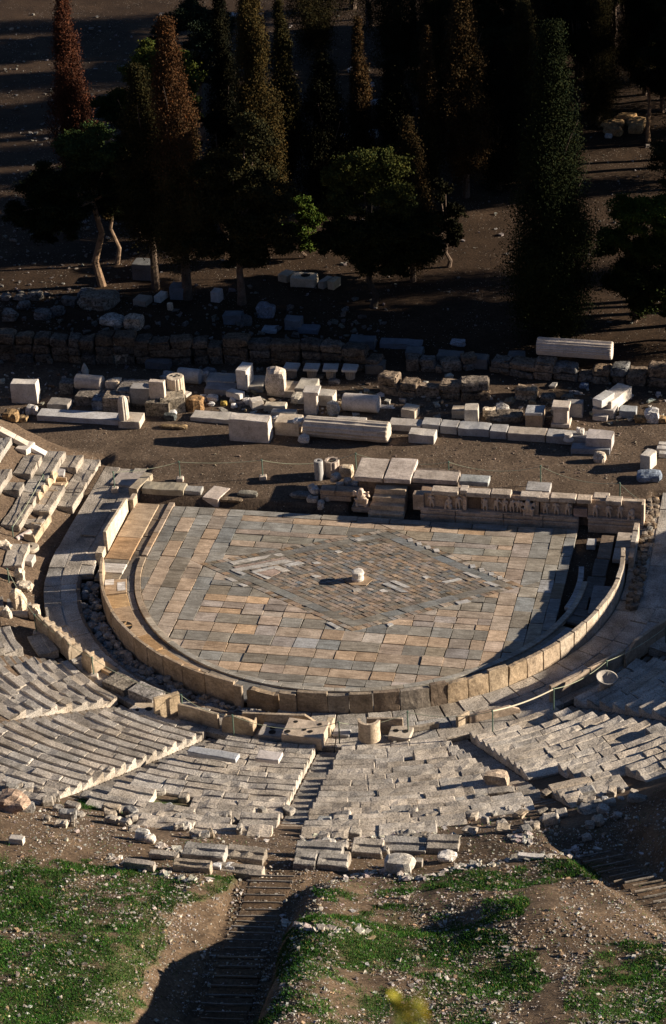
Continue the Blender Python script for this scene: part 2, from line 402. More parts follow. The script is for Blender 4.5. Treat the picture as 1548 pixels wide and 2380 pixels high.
# ------------------------------------------------------------------ orchestra paving
mb = MB()
R0 = 9.72; YB = 4.4
def region(poly):
    for a in np.arange(180, 361, 7.5):
        nx, ny = cos(radians(a)), sin(radians(a)); poly = clip(poly, nx, ny, R0)
        if len(poly) < 3: return []
    poly = clip(poly, -1, 0, 9.72); poly = clip(poly, 1, 0, 9.05)
    return clip(poly, 0, 1, YB+.12) if len(poly) >= 3 else []
RC = np.array([.3, -.82]); RHW, RHH = 7.35, 4.48; SK = .6-.3   # rhombus centre, half diagonals
rhomb = [(-7.26, -.53), (.62, -5.24), (7.30, -.66), (.60, 3.61)]
def halfplanes(P):
    o = []
    for i in range(len(P)):
        p, q = P[i], P[(i+1) % len(P)]; ex, ey = q[0]-p[0], q[1]-p[1]; L = hypot(ex, ey); o.append((ey/L, -ex/L, (ey*p[0]-ex*p[1])/L))
    return o
HP = halfplanes(rhomb)
def minus_rhomb(poly):
    t = poly
    for nx, ny, c in HP:
        t = clip(t, nx, ny, c)
        if len(t) < 3: return [poly]
    out = []; cur = poly
    for nx, ny, c in HP:
        o = clip(cur, -nx, -ny, -(c+.0))
        if len(o) >= 3: out.append(o)
        cur = clip(cur, nx, ny, c)
        if len(cur) < 3: break
    return out
ORA = (.43, .335, .25); GRY = (.27, .25, .215); PNK = (.38, .31, .255); GRN = (.26, .245, .205)
def slab(x0, y0, x1, y1, col, jx=.03):
    j = lambda: RNG.normal(0, jx*.4)
    p = [(x0+j(), y0+j()), (x1+j(), y0+j()), (x1+j(), y1+j()), (x0+j(), y1+j())]
    for q in minus_rhomb(p):
        q = region(q)
        if len(q) < 3: continue
        q = inset(q, .012+abs(RNG.normal(0, .007)))
        if len(q) >= 3: addpoly(mb, q, -.14, RNG.normal(0, .008), jit(col, .13, .05), .006)
holes = [(-6.7, -6.2, .35), (2.4, 3.5, .3)]
# left columns running along the axis
xs = [(-9.72, -9.12, GRY), (-9.12, -8.45, PNK), (-8.45, -7.74, GRY), (-7.74, -7.02, ORA), (-7.02, -6.3, GRY)]
for i, (a, b, c) in enumerate(xs):
    y = -9.8+RNG.uniform(0, .5) if i < 4 else -5.24
    while y < YB:
        L = RNG.uniform(.75, 1.5); y2 = min(y+L, YB+.1)
        if YB-y2 < .4: y2 = YB+.1
        cc = c
        if i == 1: cc = ORA if RNG.random() < .5 else GRY
        slab(a, y, b, y2, cc); y = y2
xs = [(6.35, 7.15, PNK), (7.15, 7.95, GRY), (7.95, 8.55, (.30, .27, .22)), (8.55, 9.05, GRY)]
for i, (a, b, c) in enumerate(xs):
    y = -7.5+RNG.uniform(0, .5)
    while y < YB:
        L = RNG.uniform(.8, 1.4); y2 = min(y+L, YB+.1)
        if YB-y2 < .4: y2 = YB+.1
        cc = ORA if (i == 0 and RNG.random() < .5) else c
        if i == 2 and abs(y+.6) < .6: cc = (.42, .42, .42)
        slab(a, y, b, y2, cc); y = y2
# rows across
def rowband(y0, y1, x0, x1, col, wid, alt=None):
    x = x0-RNG.uniform(0, wid*.0)
    while x < x1:
        w = wid*RNG.uniform(.88, 1.14); x2 = min(x+w, x1)
        if x1-x2 < .3: x2 = x1
        c = col if alt is None or RNG.random() < .75 else alt
        slab(x, y0, x2, y1, c); x = x2
ys = [4.5, 4.02, 3.5, 2.72, 2.32, 1.72, 1.2, .4, -.4, -1.1]; cs = [GRY, ORA, GRY, PNK, GRN, ORA, GRY, ORA, GRY]
for i in range(9): rowband(ys[i+1], ys[i], -6.3, 6.35, cs[i], 1.25 if i % 3 else 1.7, PNK if i == 1 else None)
ys = [-1.1, -1.8, -2.25, -3.0, -3.55, -4.05, -4.5, -5.25, -6.02, -6.78, -7.5, -8.2, -8.85, -9.4, -9.9]; cs = [ORA, GRY, GRY, ORA, PNK, ORA, GRY, ORA, GRY, ORA, GRY, ORA, GRY, GRY]
WT = [(-1.2, -6.4), (5.5, -6.9)]
GRIDX = [-6.98, -6.3]
while GRIDX[-1] < 6.0: GRIDX.append(GRIDX[-1]+RNG.uniform(.86, 1.02))
GRIDX[-1] = 6.35
for i in range(14):
    y1, y0 = ys[i], ys[i+1]; gi = 1 if i < 7 else 0; x = GRIDX[gi]
    while x < 6.35:
        gi += 1
        if RNG.random() < .07 and gi < len(GRIDX)-1: gi += 1
        x2 = GRIDX[gi] if GRIDX[gi] > 6.3 else GRIDX[gi]+RNG.normal(0, .02)
        cx, cy = (x+x2)/2, (y0+y1)/2; c = cs[i]
        if RNG.random() < .1: c = PNK
        if abs(cx+1.2) < .45 and abs(cy+6.4) < .4: c = (.42, .42, .42)
        slab(x, y0, x2, y1, c); x = x2
pv = mb.build('orchestra_paving', M_PAVE); tag(pv, kind='structure')
# rhombus of small lozenge tiles
mb = MB()
A0, A1, A2, A3 = [np.array(p) for p in rhomb]
def UV(u, v): return tuple((1-u)*(1-v)*A0+u*(1-v)*A1+u*v*A2+(1-u)*v*A3)
def tile(u0, v0, u1, v1, col, gp=.010, j=.0):
    p = inset([UV(u0, v0), UV(u1, v0), UV(u1, v1), UV(u0, v1)], gp+abs(RNG.normal(0, .004)))
    if len(p) >= 3: addpoly(mb, p, -.12, RNG.normal(0.004, .007), col, .02)
M_ = lambda *q: [(497.4+x/2.767, 1056.9+y/2.767) for x, y in q]
R_ = lambda *q: [(988.5+x/2.767, 1056.9+y/2.767) for x, y in q]
WHT = [M_((95,690),(430,632),(450,645),(125,706)), M_((105,738),(460,672),(505,688),(135,752)), M_((450,706),(540,686),(582,696),(480,718)), M_((110,744),(150,742),(210,766),(180,772)),
 M_((240,748),(410,712),(402,727),(262,757)), M_((410,712),(492,746),(440,754),(385,730)), M_((235,752),(265,757),(368,790),(340,798)), M_((888,862),(930,858),(950,872),(900,882)), M_((1080,830),(1120,822),(1252,885),(1205,884)), M_((1128,812),(1165,808),(1262,850),(1225,854)), M_((1062,872),(1090,864),(1122,880),(1080,884)),
 M_((625,692),(665,688),(692,696),(650,704)), M_((622,778),(660,772),(690,782),(650,790)), M_((1338,784),(1370,776),(1395,786),(1360,796)), M_((775,622),(805,614),(828,622),(795,632)), M_((905,544),(935,538),(962,546),(928,556)), M_((72,792),(110,790),(155,812),(118,816)), M_((152,832),(180,828),(218,840),(188,846)),
 R_((240,757),(272,754),(358,790),(328,796)), R_((372,820),(405,814),(484,840),(448,846)), R_((105,817),(215,793),(238,800),(130,826)), R_((192,947),(270,930),(294,945),(215,962)), R_((288,706),(318,704),(326,726),(292,728)), R_((346,730),(376,728),(384,750),(350,752)), R_((408,756),(438,754),(446,774),(412,776)), R_((464,780),(492,778),(500,800),(468,802)), R_((50,606),(84,602),(94,622),(60,626)),
 M_((1242,540),(1272,536),(1282,558),(1250,560)), M_((1300,564),(1330,560),(1340,582),(1308,584)), M_((1358,588),(1388,584),(1398,604),(1366,606)), M_((1412,608),(1442,604),(1452,626),(1420,628)), M_((1112,1090),(1140,1080),(1156,1092),(1126,1104)), M_((718,1080),(750,1076),(812,1108),(785,1116))]
PKS = [M_((275,760),(385,733),(432,752),(368,784)), M_((125,722),(440,662),(455,668),(140,728))]
def tcol(u, v, c):
    return c
m1, m2, m3 = .035, .095, .135
def ring(a, b, nseg, cols, wf=.0):
    for s in range(4):
        for k in range(nseg):
            t0, t1 = k/nseg, (k+1)/nseg; la = lambda t: a+(1-2*a)*t
            t0, t1 = la(t0), la(t1)
            r = {0: (t0, a, t1, b), 1: (1-b, t0, 1-a, t1), 2: (1-t1, 1-b, 1-t0, 1-a), 3: (a, 1-t1, b, 1-t0)}[s]
            c = cols[RNG.integers(len(cols))]; tile(*r, tcol((r[0]+r[2])/2, (r[1]+r[3])/2, jit(c, .12, .05)))
TILE = [(.32, .25, .20), (.285, .23, .185), (.24, .21, .18), (.19, .18, .165), (.30, .235, .175), (.34, .28, .23), (.21, .19, .175)]
ring(0, m1, 34, [(.28, .21, .16), (.20, .18, .15), (.35, .30, .25), (.26, .19, .13)]); ring(m1, m2, 9, [(.22, .215, .195), (.2, .195, .18), (.245, .235, .215)]); ring(m2, m3, 32, [(.25, .20, .16), (.20, .175, .14), (.28, .22, .165)])
NT = 25
for i in range(NT):
    off = 0
    for j in range(NT):
        f = lambda t: m3+(1-2*m3)*t/NT
        if hypot(*(np.array(UV(f(i+.5), f(j+.5)))-np.array([0., -1.1]))) < .5: continue
        c = TILE[RNG.integers(len(TILE))]
        if (i % 6 == 0) and RNG.random() < .6: c = (.2, .19, .17)
        tile(f(i), f(j), f(i+1), f(j+1), tcol(f(i+.5), f(j+.5), jit(c, .12, .05)), .013)
for Ps, cc in ((WHT, (.50, .48, .45)), (PKS, (.36, .28, .24))):
    for Pp in Ps: addpoly(mb, [tuple(bp(x, y, .02)[:2]) for x, y in Pp], -.05, .024+RNG.uniform(0, .004), jit(cc, .06, .02))
rp = mb.build('rhombus_paving', M_PAVE); tag(rp, kind='structure')
mb = MB(); hx = [(.1+.62*cos(radians(a+12)), -1.1+.50*sin(radians(a+12))) for a in range(0, 360, 60)]; addpoly(mb, hx, -.1, .03, (.36, .26, .17))
tag(mb.build('altar_slab', M_PAVE, loc=(0.1, -1.1, 0)), 'flat orange hexagonal slab let into the middle of the tiled rhombus under the altar drum', 'slab')
mb = MB(); V, F = lathe([(.27, 0), (.27, .1), (.235, .13), (.25, .25), (.28, .34), (.26, .42), (.18, .44)], 20, rough=.03); mb.add(V, F, WHITE, (0.05, -1.05, .03)); tag(mb.build('altar_drum', M_MARB, loc=(.05, -1.05, .03)), 'small round pale marble altar drum standing alone in the centre of the orchestra floor', 'altar')

# kerb ring and drain cover slabs
mb = MB()
def arcblk(mb, ra, rb, a0, a1, z0, z1, col, c=.02, amp=.01, n=(3, 1, 1), chip=0., seed=None, ymid=None, dip=.0, gap=.01, tilt=0, sink=0):
    rc = (ra+rb)/2; L = abs(a1-a0)*pi/180*rc-gap
    if L < .1: return
    V, F = rbox(L, rb-ra, z1-z0, c, amp, n=n, chip=chip, seed=seed, ymid=ymid)
    if ymid is not None and dip: kk = (V[:, 1] > -(rb-ra)/2+ymid) & (V[:, 2] > (z1-z0)*.6); V[kk, 2] -= dip
    if tilt: V[:, 2] += V[:, 0]*tilt+V[:, 1]*tilt*.7
    am = (a0+a1)/2; r = rc+V[:, 1]; th = np.radians(am)+V[:, 0]/rc
    P = np.stack([np.sin(th)*r, -np.cos(th)*r, z0+V[:, 2]-sink], -1)
    # local x runs with increasing angle, local y outward : mirrored, so flip faces
    mb.add(P, F[:, ::-1], col)
a = -88.
while a < 84:
    da = RNG.uniform(4.5, 7.5); arcblk(mb, 9.74, 10.0, a, a+da, -.12, .07, jit((.36, .33, .28) if a > -60 else (.33, .26, .19), .08, .03), c=.012, amp=.008, n=(4, 1, 1)); a += da
y = -.2
while y < 4.6:
    L = RNG.uniform(.7, 1.3); V, F = rbox(.26, min(L, 4.7-y)-.012, .19, .012, .008); mb.add(V, F, jit((.32, .25, .19)), (-9.87, y+min(L, 4.7-y)/2, -.12)); y += L
tag(mb.build('kerb', M_PAVE), kind='structure')
mb = MB()
def box(mb, x0, y0, x1, y1, z0, z1, col, c=.015, amp=.008, n=(3, 3, 1), chip=0.):
    V, F = rbox(abs(x1-x0), abs(y1-y0), z1-z0, c, amp, n=n, chip=chip); mb.add(V, F, col, ((x0+x1)/2, (y0+y1)/2, z0))
SM = (.40, .29, .19); 
for (y0, y1, c) in [(4.45, 2.86, (.40, .31, .22)), (2.85, 1.28, (.41, .31, .215)), (1.25, -.68, (.38, .25, .145)), (-.72, -1.05, (.22, .19, .15)), (-1.07, -1.88, (.62, .58, .53)), (-1.95, -2.45, (.24, .20, .15)), ]:
    box(mb, -11.55, y1, -10.42, y0, -.1, .07, c, n=(2, 3, 1))
a = -86.; arcs = [(-88, -82, .0), ]
for (a0, a1, c) in [(-77, -70.5, SM), (-70, -64, (.42, .29, .16)), (-64, -57, (.36, .26, .17)), (-57, -50, SM), (-50, -42.5, (.36, .24, .13)), (-42, -36, (.40, .27, .15)), (-36, -29, SM)]:
    arcblk(mb, 10.35, 11.3, a0, a1, -.1, .08, jit(c, .05, .02), n=(3, 2, 1))
arcblk(mb, 10.9, 11.3, -77, -74.5, .083, .087, (.62, .6, .58), n=(3, 1, 1), c=.001, amp=0)
arcblk(mb, 10.4, 10.75, -75.5, -71.5, .083, .087, (.62, .6, .58), n=(3, 1, 1), c=.001, amp=0)
a = -88
while a < 88:
    da = RNG.uniform(5, 9)
    ra = 10.02
    rb = 10.33 if -80 < a < -29 else 11.3
    if a+da > 72 and a < 90: a += da; continue
    arcblk(mb, ra, rb, a, a+da, -.12, .0+RNG.normal(0, .012), jit((.24, .205, .165), .12, .05), amp=.018, c=.02, n=(4, 3, 1), chip=.4); a += da
for (y0, y1) in [(4.6, 3.1), (3.05, 1.6), (1.5, .3), (.25, -.9), (-.95, -2.2)]: box(mb, -10.4, y1, -10.03, y0, -.12, -.0, jit((.19, .155, .12), .1), amp=.02)
box(mb, 10.15, 2.1, 10.75, 4.1, -.15, .03, (.21, .16, .12), amp=.02); box(mb, 10.85, 3.1, 11.6, 4.4, -.15, .07, (.42, .36, .30)); box(mb, 10.85, 2.0, 11.6, 3.05, -.15, .06, (.46, .41, .36))
box(mb, 9.55, 3.3, 9.95, 3.9, -.3, -.05, (.42, .41, .40)); box(mb, 10.1, .6, 10.7, 2.05, -.15, .0, (.13, .12, .11), amp=.02); box(mb, 9.95, -1.2, 10.75, .55, -.15, -.02, (.12, .11, .1), amp=.02)
box(mb, 10.3, -2.6, 11.2, -.3, -.15, .05, (.25, .25, .25)); box(mb, 9.6, -2.2, 10.2, -1.25, -.15, .0, (.13, .12, .11), amp=.02)
arcblk(mb, 9.55, 9.78, 76, 97, -.1, .08, (.36, .36, .36), n=(6, 1, 1))
arcblk(mb, 10.3, 11.25, 57, 68, -.15, .06, (.3, .3, .3), n=(3, 3, 1))
for aa in [71, 74.5]: arcblk(mb, 10.02, 10.9, aa, aa+3.3, -.15, -.02, (.14, .13, .12), n=(3, 3, 1), amp=.02)
tag(mb.build('drain_paving', M_PAVE), kind='structure')
# pierced rosette drain
rp_ = bp(285, 1456, .09); th = math.degrees(math.atan2(rp_[0], -rp_[1]))
mb = MB(); V, F = lathe([(.42, 0), (.42, .012)], 32); mb.add(V, F, (.012, .01, .008), (rp_[0], rp_[1], .083)); mb.build
e = empty('drain_rosette', (rp_[0], rp_[1], .083), 'round pierced rosette drain of six stone petals in the walkway slab by the curved wall', 'drain')
mb.build('shade_disc', M_CONG, e)  # flat near-black disc paints the darkness under the petals
mb = MB()
for kx in range(6):
    aa = radians(kx*60+20); p = [(0, 0), (.2*cos(aa-.32), .2*sin(aa-.32)), (.415*cos(aa), .415*sin(aa)), (.2*cos(aa+.32), .2*sin(aa+.32))]
    addpoly(mb, [(rp_[0]+q[0], rp_[1]+q[1]) for q in p], .096, .112, (.42, .29, .16))
mb.build('petals', M_PAVE, e)

# ------------------------------------------------------------------ barrier of upright slabs
bar = empty('barrier', (0, -11.45, 0), 'low curved barrier wall of upright marble slabs running right round the orchestra floor', 'wall')
def bslab(a0, a1, h, col, ra=11.36, rb=11.56, amp=.012, chip=.25, n=(5, 1, 4), c=.02, lab=None, z0=-.32):
    m = MB(); arcblk(m, ra, rb, a0, a1, z0, h, col, c=c, amp=amp, n=n, chip=chip, gap=.03)
    o = m.build('slab', M_BARR, bar)
    if lab: o['label'] = lab
OB = (.44, .335, .225); GB = (.33, .285, .235); BB = (.36, .29, .215); RB = (.25, .19, .14)
px_edges = [690, 762, 812, 868, 930, 1000, 1040, 1088, 1136, 1182, 1225, 1263, 1302, 1335, 1364]
def ang_at(px, py0):
    # angle of the outer face base seen at photo column px
    best = None
    for a in np.arange(-30, 100, .1):
        q = proj((sin(radians(a))*11.56, -cos(radians(a))*11.56, .5)); 
        if best is None or abs(q[0]-px) < best[0]: best = (abs(q[0]-px), a)
    return best[1]
ed = [ang_at(p, 0) for p in px_edges]
cols = [BB, GB, BB, RB, GB, RB, OB, OB, (.42, .33, .23), OB, (.45, .35, .25), (.46, .36, .26), (.5, .42, .33), (.5, .42, .33)]
for i in range(len(ed)-1):
    rg = i in (6, 7, 9, 10)
    bslab(ed[i], ed[i+1], .93+RNG.normal(0, .03), np.array(cols[i])*.95, amp=.04 if rg else .02, chip=.8, n=(9, 1, 8) if rg else (7, 1, 5), lab='rough pick-dressed orange slab' if i in (6, 7) else ('grey slab with rust brown streaks' if i == 5 else None))
a = ed[-1]
for i in range(7):
    da = [5.2, 4.6, 5, 4.4, 5., 4.3, 4.][i]; bslab(a, a+da, .93+RNG.normal(0, .02), jit((.52, .44, .35), .05, .02), chip=.4); a += da
for (a0, a1, h, x) in [(96, 101, .8, 0), (103, 109, .95, 0)]: pass
for (y0, y1, h) in [(1.3, 2.1, .62), (2.15, 3.1, .9), (3.15, 3.8, .95)]:
    m = MB(); box(m, 11.62, y0, 11.86, y1, -.3, h, jit((.5, .42, .34)), chip=.5, n=(1, 4, 4)); m.build('slab', M_BARR, bar)
a1 = ed[0]; a0 = ang_at(650, 0); bslab(a0, a1, .9, BB, rb=11.68, ra=11.45)
b2 = ang_at(567, 0)
bslab(b2, a0-.3, .58, (.33, .25, .17), ra=11.1, rb=11.4, amp=.05, chip=.8, n=(8, 2, 5))
bslab(b2-2.2, b2-.2, .86, BB, ra=11.5, rb=11.66)
a = b2-2.5
while a > -79:
    da = RNG.uniform(5, 7.5); bslab(a-da, a, .84+RNG.normal(0, .02), jit((.40, .31, .22), .05, .03), ra=11.33, rb=11.48, n=(6, 1, 3)); a -= da
for (y0, y1, h, c) in [(-.05, 3.7, 1.06, (.60, .50, .38))]:
    m = MB(); V, F = rbox(.16, y1-y0, h+.3, .02, .012, n=(1, 14, 4), chip=.3)
    V[:, 2] -= np.where(V[:, 2] > .6, (V[:, 1]+1.87)/3.75*.36, 0)
    m.add(V, F, c, (-11.72, (y0+y1)/2, -.3), Rz(1.5)); o = m.build('slab', M_BARR, bar); o['label'] = 'long sunlit white slab'
m = MB(); box(m, -11.95, -.85, -11.62, -.25, -.3, .42, (.56, .47, .36), chip=.9); m.build('slab', M_BARR, bar)
m = MB(); box(m, -11.72, 3.95, -11.5, 4.6, -.3, .5, (.45, .36, .27), chip=.9); m.build('slab', M_BARR, bar)

# ------------------------------------------------------------------ passage paving between barrier and seats
def ppos(rh, t):   # t in degrees; beyond 90 the horseshoe runs straight
    if abs(t) <= 90: return sin(radians(t))*rh, -cos(radians(t))*rh
    return math.copysign(rh, t), (abs(t)-90)*.25
def hblk(mb, ra, rb, t0, t1, z0, z1, col, **k):
    if abs((t0+t1)/2) <= 90: return arcblk(mb, ra, rb, t0, t1, z0, z1, col, **k)
    x = (ra+rb)/2*math.copysign(1, t0); y0, y1 = (abs(t0)-90)*.25, (abs(t1)-90)*.25
    if y1 < y0: y0, y1 = y1, y0
    n = k.get('n', (3, 1, 1)); dip = k.get('dip', 0); ym = k.get('ymid')
    V, F = rbox(max(y1-y0-.01, .1), rb-ra, z1-z0, k.get('c', .02), k.get('amp', .01), n=n, chip=k.get('chip', 0), ymid=ym)
    if ym is not None and dip: kk = (V[:, 1] > -(rb-ra)/2+ym) & (V[:, 2] > (z1-z0)*.6); V[kk, 2] -= dip
    if k.get('tilt'): V[:, 2] += V[:, 0]*k['tilt']+V[:, 1]*k['tilt']*.7
    s = 1 if x > 0 else -1
    P = np.stack([x+s*V[:, 1], (y0+y1)/2+s*V[:, 0], V[:, 2]+z0-k.get('sink', 0)], -1); mb.add(P, F if False else F[:, ::-1], col)
mb = MB()
for (ra, rb, dl) in [(11.62, 12.5, 5.5), (12.5, 13.25, 6.5), (13.25, 13.98, 7)]:
    a = -121.
    while a < 118:
        da = dl*RNG.uniform(.7, 1.3); z = .06+RNG.normal(0, .012)
        if ra < 12 and -79 < a+da/2 < -3: a += da; continue
        if ra < 12 and a+da > -79 and a < -79: da = -79-a+.01
        sgn = 4. if abs(a) > 90 else 1.
        rr = 11.9 if (ra < 12 and a < -79) else ra
        hblk(mb, rr, rb, a, a+da*sgn*.9 if sgn > 1 else a+da, -.2, z, jit((.42, .38, .33), .09, .03), c=.02, amp=.018, n=(4, 2, 1), chip=.5, gap=.035, tilt=RNG.normal(0, .008)); a += da*sgn*.9 if sgn > 1 else da
# inner edge of the channel
a = -79
while a < -2: da = RNG.uniform(3, 6); arcblk(mb, 12.38, 12.55, a, a+da, -.35, .065, jit((.2, .15, .11)), amp=.03, n=(4, 1, 2)); a += da
tag(mb.build('passage_paving', M_SEAT), kind='structure')
mb = MB()
for i in range(620):
    a = RNG.uniform(-78, -3); r = RNG.uniform(11.62, 12.35); s = RNG.choice([.12, .17, .24, .32], p=[.35, .35, .2, .1]); z = -.36+RNG.uniform(0, .22)*(.6+.4*(r < 12))
    V, F = rock(s*RNG.uniform(.8, 1.5), s, s*.8, n=1); x, y = ppos(r, a); mb.add(V, F, jit((.30, .27, .24), .2, .06), (x, y, z), Rz(RNG.uniform(0, 360)))
for i in range(160):
    a = RNG.uniform(80, 110); r = RNG.uniform(11.95, 12.4); s = RNG.choice([.12, .2, .28]); V, F = rock(s, s, s*.8, n=1); x, y = ppos(r, a if a < 90 else a*1.5-45); mb.add(V, F, jit((.2, .16, .12), .2, .06), (x, y, .05), Rz(RNG.uniform(0, 360)))
tag(mb.build('rubble', M_RUB), kind='stuff')

# ------------------------------------------------------------------ cavea seating
STA = [-100, -69, -50, -31, -12.6, 5.9, 26.6, 46, 65.5, 86, 112]
LIM = [(-60, 1760), (0, 1846), (90, 1872), (150, 1880), (250, 1880), (330, 1908), (450, 1925), (660, 1932), (700, 1945), (900, 1942), (1000, 1925), (1100, 1895), (1200, 1890), (1330, 1922), (1345, 1918), (1420, 1880), (1548, 1850), (1700, 1830)]
HOLES = [[(185,1838),(300,1812),(470,1842),(520,1885),(330,1888),(180,1875)], [(830,1850),(870,1850),(880,1885),(830,1885)], [(1180,1870),(1290,1850),(1330,1890),(1230,1900)], [(1330,1840),(1420,1820),(1548,1800),(1548,1860),(1400,1880)],
 [(1040,1820),(1180,1812),(1190,1850),(1050,1860)], [(-60,1100),(40,1130),(20,1230),(120,1240),(120,1480),(-60,1440)], [(-60,1630),(60,1640),(40,1680),(-60,1690)],[(1240,1795),(1330,1785),(1330,1812),(1250,1818)]]
def lim(px): return np.interp(px, [p[0] for p in LIM], [p[1] for p in LIM])
WL = ['far left', 'upper left edge', 'left'] 
WLAB = {0: 'straggling seat rows beside the parodos at the far upper left edge', 1: 'broken seat rows behind the marble thrones at the left edge', 2: 'short fan of seat rows at left behind the five-back throne bench',
 3: 'well-kept wedge of seat rows at lower left with a sunlit saw-tooth edge', 4: 'wide central-left wedge of grey seat rows between two stairs, grassy at its top', 5: 'central-right wedge of pitted seat rows just right of the middle stair',
 6: 'right wedge of worn seat rows behind the two rope posts', 7: 'shaded wedge of seat rows at the right edge near the marble basin', 8: 'seat rows rising in deep shade beyond the right edge of the passage', 9: 'seat rows on the straight right wing beside the stage end'}
ROWD = .78
def seatz_(i): return .36+.312*i
for w in range(len(STA)-1):
    a0, a1 = STA[w], STA[w+1]
    am = (a0+a1)/2; x, y = ppos(14.3, am)
    W_ = empty('seating_wedge', (x, y, .1), WLAB[w], 'seating', 'wedges of stone seat rows')
    rough = {3: .014, 4: .022, 5: .028, 6: .032}.get(w, .024)
    nr = 22 if 2 < w < 7 else (9 if w < 3 else 17)
    for i in range(nr):
        r = 14.25+ROWD*i; e = math.degrees(.48/r); t0, t1 = a0+e, a1-e
        if w == 0: t1 = a1-e; t0 = -122+i*1.0
        m = MB(); t = t0; vis = 0; rowk = RNG.uniform(.88, 1.08)
        while t < t1-.3:
            L = RNG.uniform(.6, 2.2); da = math.degrees(L/r)
            if abs(t) > 90: da = L/.25
            if t1-(t+da) < math.degrees(.45/r): da = t1-t
            x, y = ppos(r+.3, t+da/2); z = seatz_(i); q = proj((x, y, z))
            ok = q[1] < lim(q[0]) or w in (7, 8, 9)
            if w >= 7 and i > 12 and w == 7: ok = ok and q[1] < lim(q[0])
            for P in HOLES:
                if inpoly(q[0], q[1], P): ok = ok and RNG.random() < .12
            edge = lim(q[0])-q[1]
            if ok and edge < 75 and w in (4, 5, 6): ok = RNG.random() < .5+.5*edge/75
            if w < 2 and RNG.random() < .28: ok = False
            if RNG.random() < (.03 if w > 3 else .012): ok = False
            if ok:
                dis = 1. if (edge > 90 and w > 1) else 2.2
                wide = .86
                hblk(m, r-.02, r+wide, t, t+da, z-.40, z+RNG.normal(0, .005*dis), jit(np.array(LIME)*(.78 if w < 2 else 1.)*rowk, .055, .02), c=.03, amp=rough*(.9+.5*dis*.6), n=(max(3, int(L*3.2)), 2, 2), chip=(.5 if w == 3 else .9)*min(dis, 1.5), ymid=.32, dip={2: .065, 3: .06, 4: .05}.get(w, .03), gap=.012, tilt=RNG.normal(0, .003*dis), sink=abs(RNG.normal(0, .006*dis*dis)))
                vis += 1
            t += da
        if vis: m.build('seat_row', M_SEAT, W_)
# stairways between wedges
SLAB = {1: 'narrow seat stair at the far left behind the thrones', 2: 'left seat stair behind the five-back throne bench', 3: 'left diagonal seat stair, second wedge edge from the left', 4: 'long diagonal stair under the sunlit saw-tooth wedge edge, lower left', 5: 'central stair running down from the hillside path to the throne gap', 6: 'deep shaded stair to the right of the centre between worn rows', 7: 'stair in shade by the marble basin at right', 8: 'stair in the shaded right wing'}
for w in range(1, len(STA)-2):
    a = STA[w]; x, y = ppos(14.2, a); S_ = empty('stairway', (x, y, .1), SLAB[w], 'stairs', 'stairways between the seat wedges')
    n = {4: 34, 5: 40, 6: 38}.get(w, 18)
    for i in range(n):
        r = 14.15+i*.39; m = MB(); e = math.degrees(.44/r); z = -.07+i*.156
        hblk(m, r, r+.43, a-e, a+e, z-.3, z, jit((.30, .27, .235), .1, .03), c=.02, amp=.012, n=(4, 2, 1), chip=.3); m.build('step', M_SEAT, S_)

# ------------------------------------------------------------------ generic single blocks placed where they stand in the photo
NAMES = []
def blk(name, cat, label, px, py, w, h, d, yaw=0, col=MARB, mat=None, chip=1., amp=.024, z=None, tx=0, ty=0, group=None, c=.025, n=None, holes=None, build=True):
    P = surf(px, py) if z is None else bp(px, py, z)
    P = P+Rz(yaw)@np.array([0, d/2, 0]); P[2] -= .03
    n = n or (max(2, int(w*4)), max(2, int(d*4)), max(2, int(h*4)))
    V, F = rbox(w, d, h+.03, c, amp, n=n, chip=chip); m = MB(); m.add(V, F, jit(col, .04, .02), P, Rz(yaw, tx, ty))
    if holes:
        e = empty(name, P, label, cat, group); m.build('body', mat or M_MARB, e)
        mh = MB()
        for (hx, hy, hr) in holes:
            Vh, Fh = lathe([(hr, 0), (hr*.9, .004)], 12, rough=.01); mh.add(Vh, Fh, (.02, .017, .014), P+Rz(yaw, tx, ty)@np.array([hx, hy, h+.036]), Rz(yaw, tx, ty))
        mh.build('socket', M_CONG, e); return e  # flat near-black discs paint the shade inside the sockets
    o = m.build(name, mat or M_MARB, loc=P); return tag(o, label, cat, group)
def rck(name, cat, label, px, py, w, h, d=None, yaw=0, col=MARB, mat=None, z=None, group=None, amp=.28):
    P = surf(px, py) if z is None else bp(px, py, z); d = d or w*.8; P = P+np.array([0, d/2, 0])
    V, F = rock(w, d, h, amp=amp, n=3); m = MB(); m.add(V, F, jit(col, .05, .03), P, Rz(yaw)); return tag(m.build(name, mat or M_RUB, loc=P), label, cat, group)
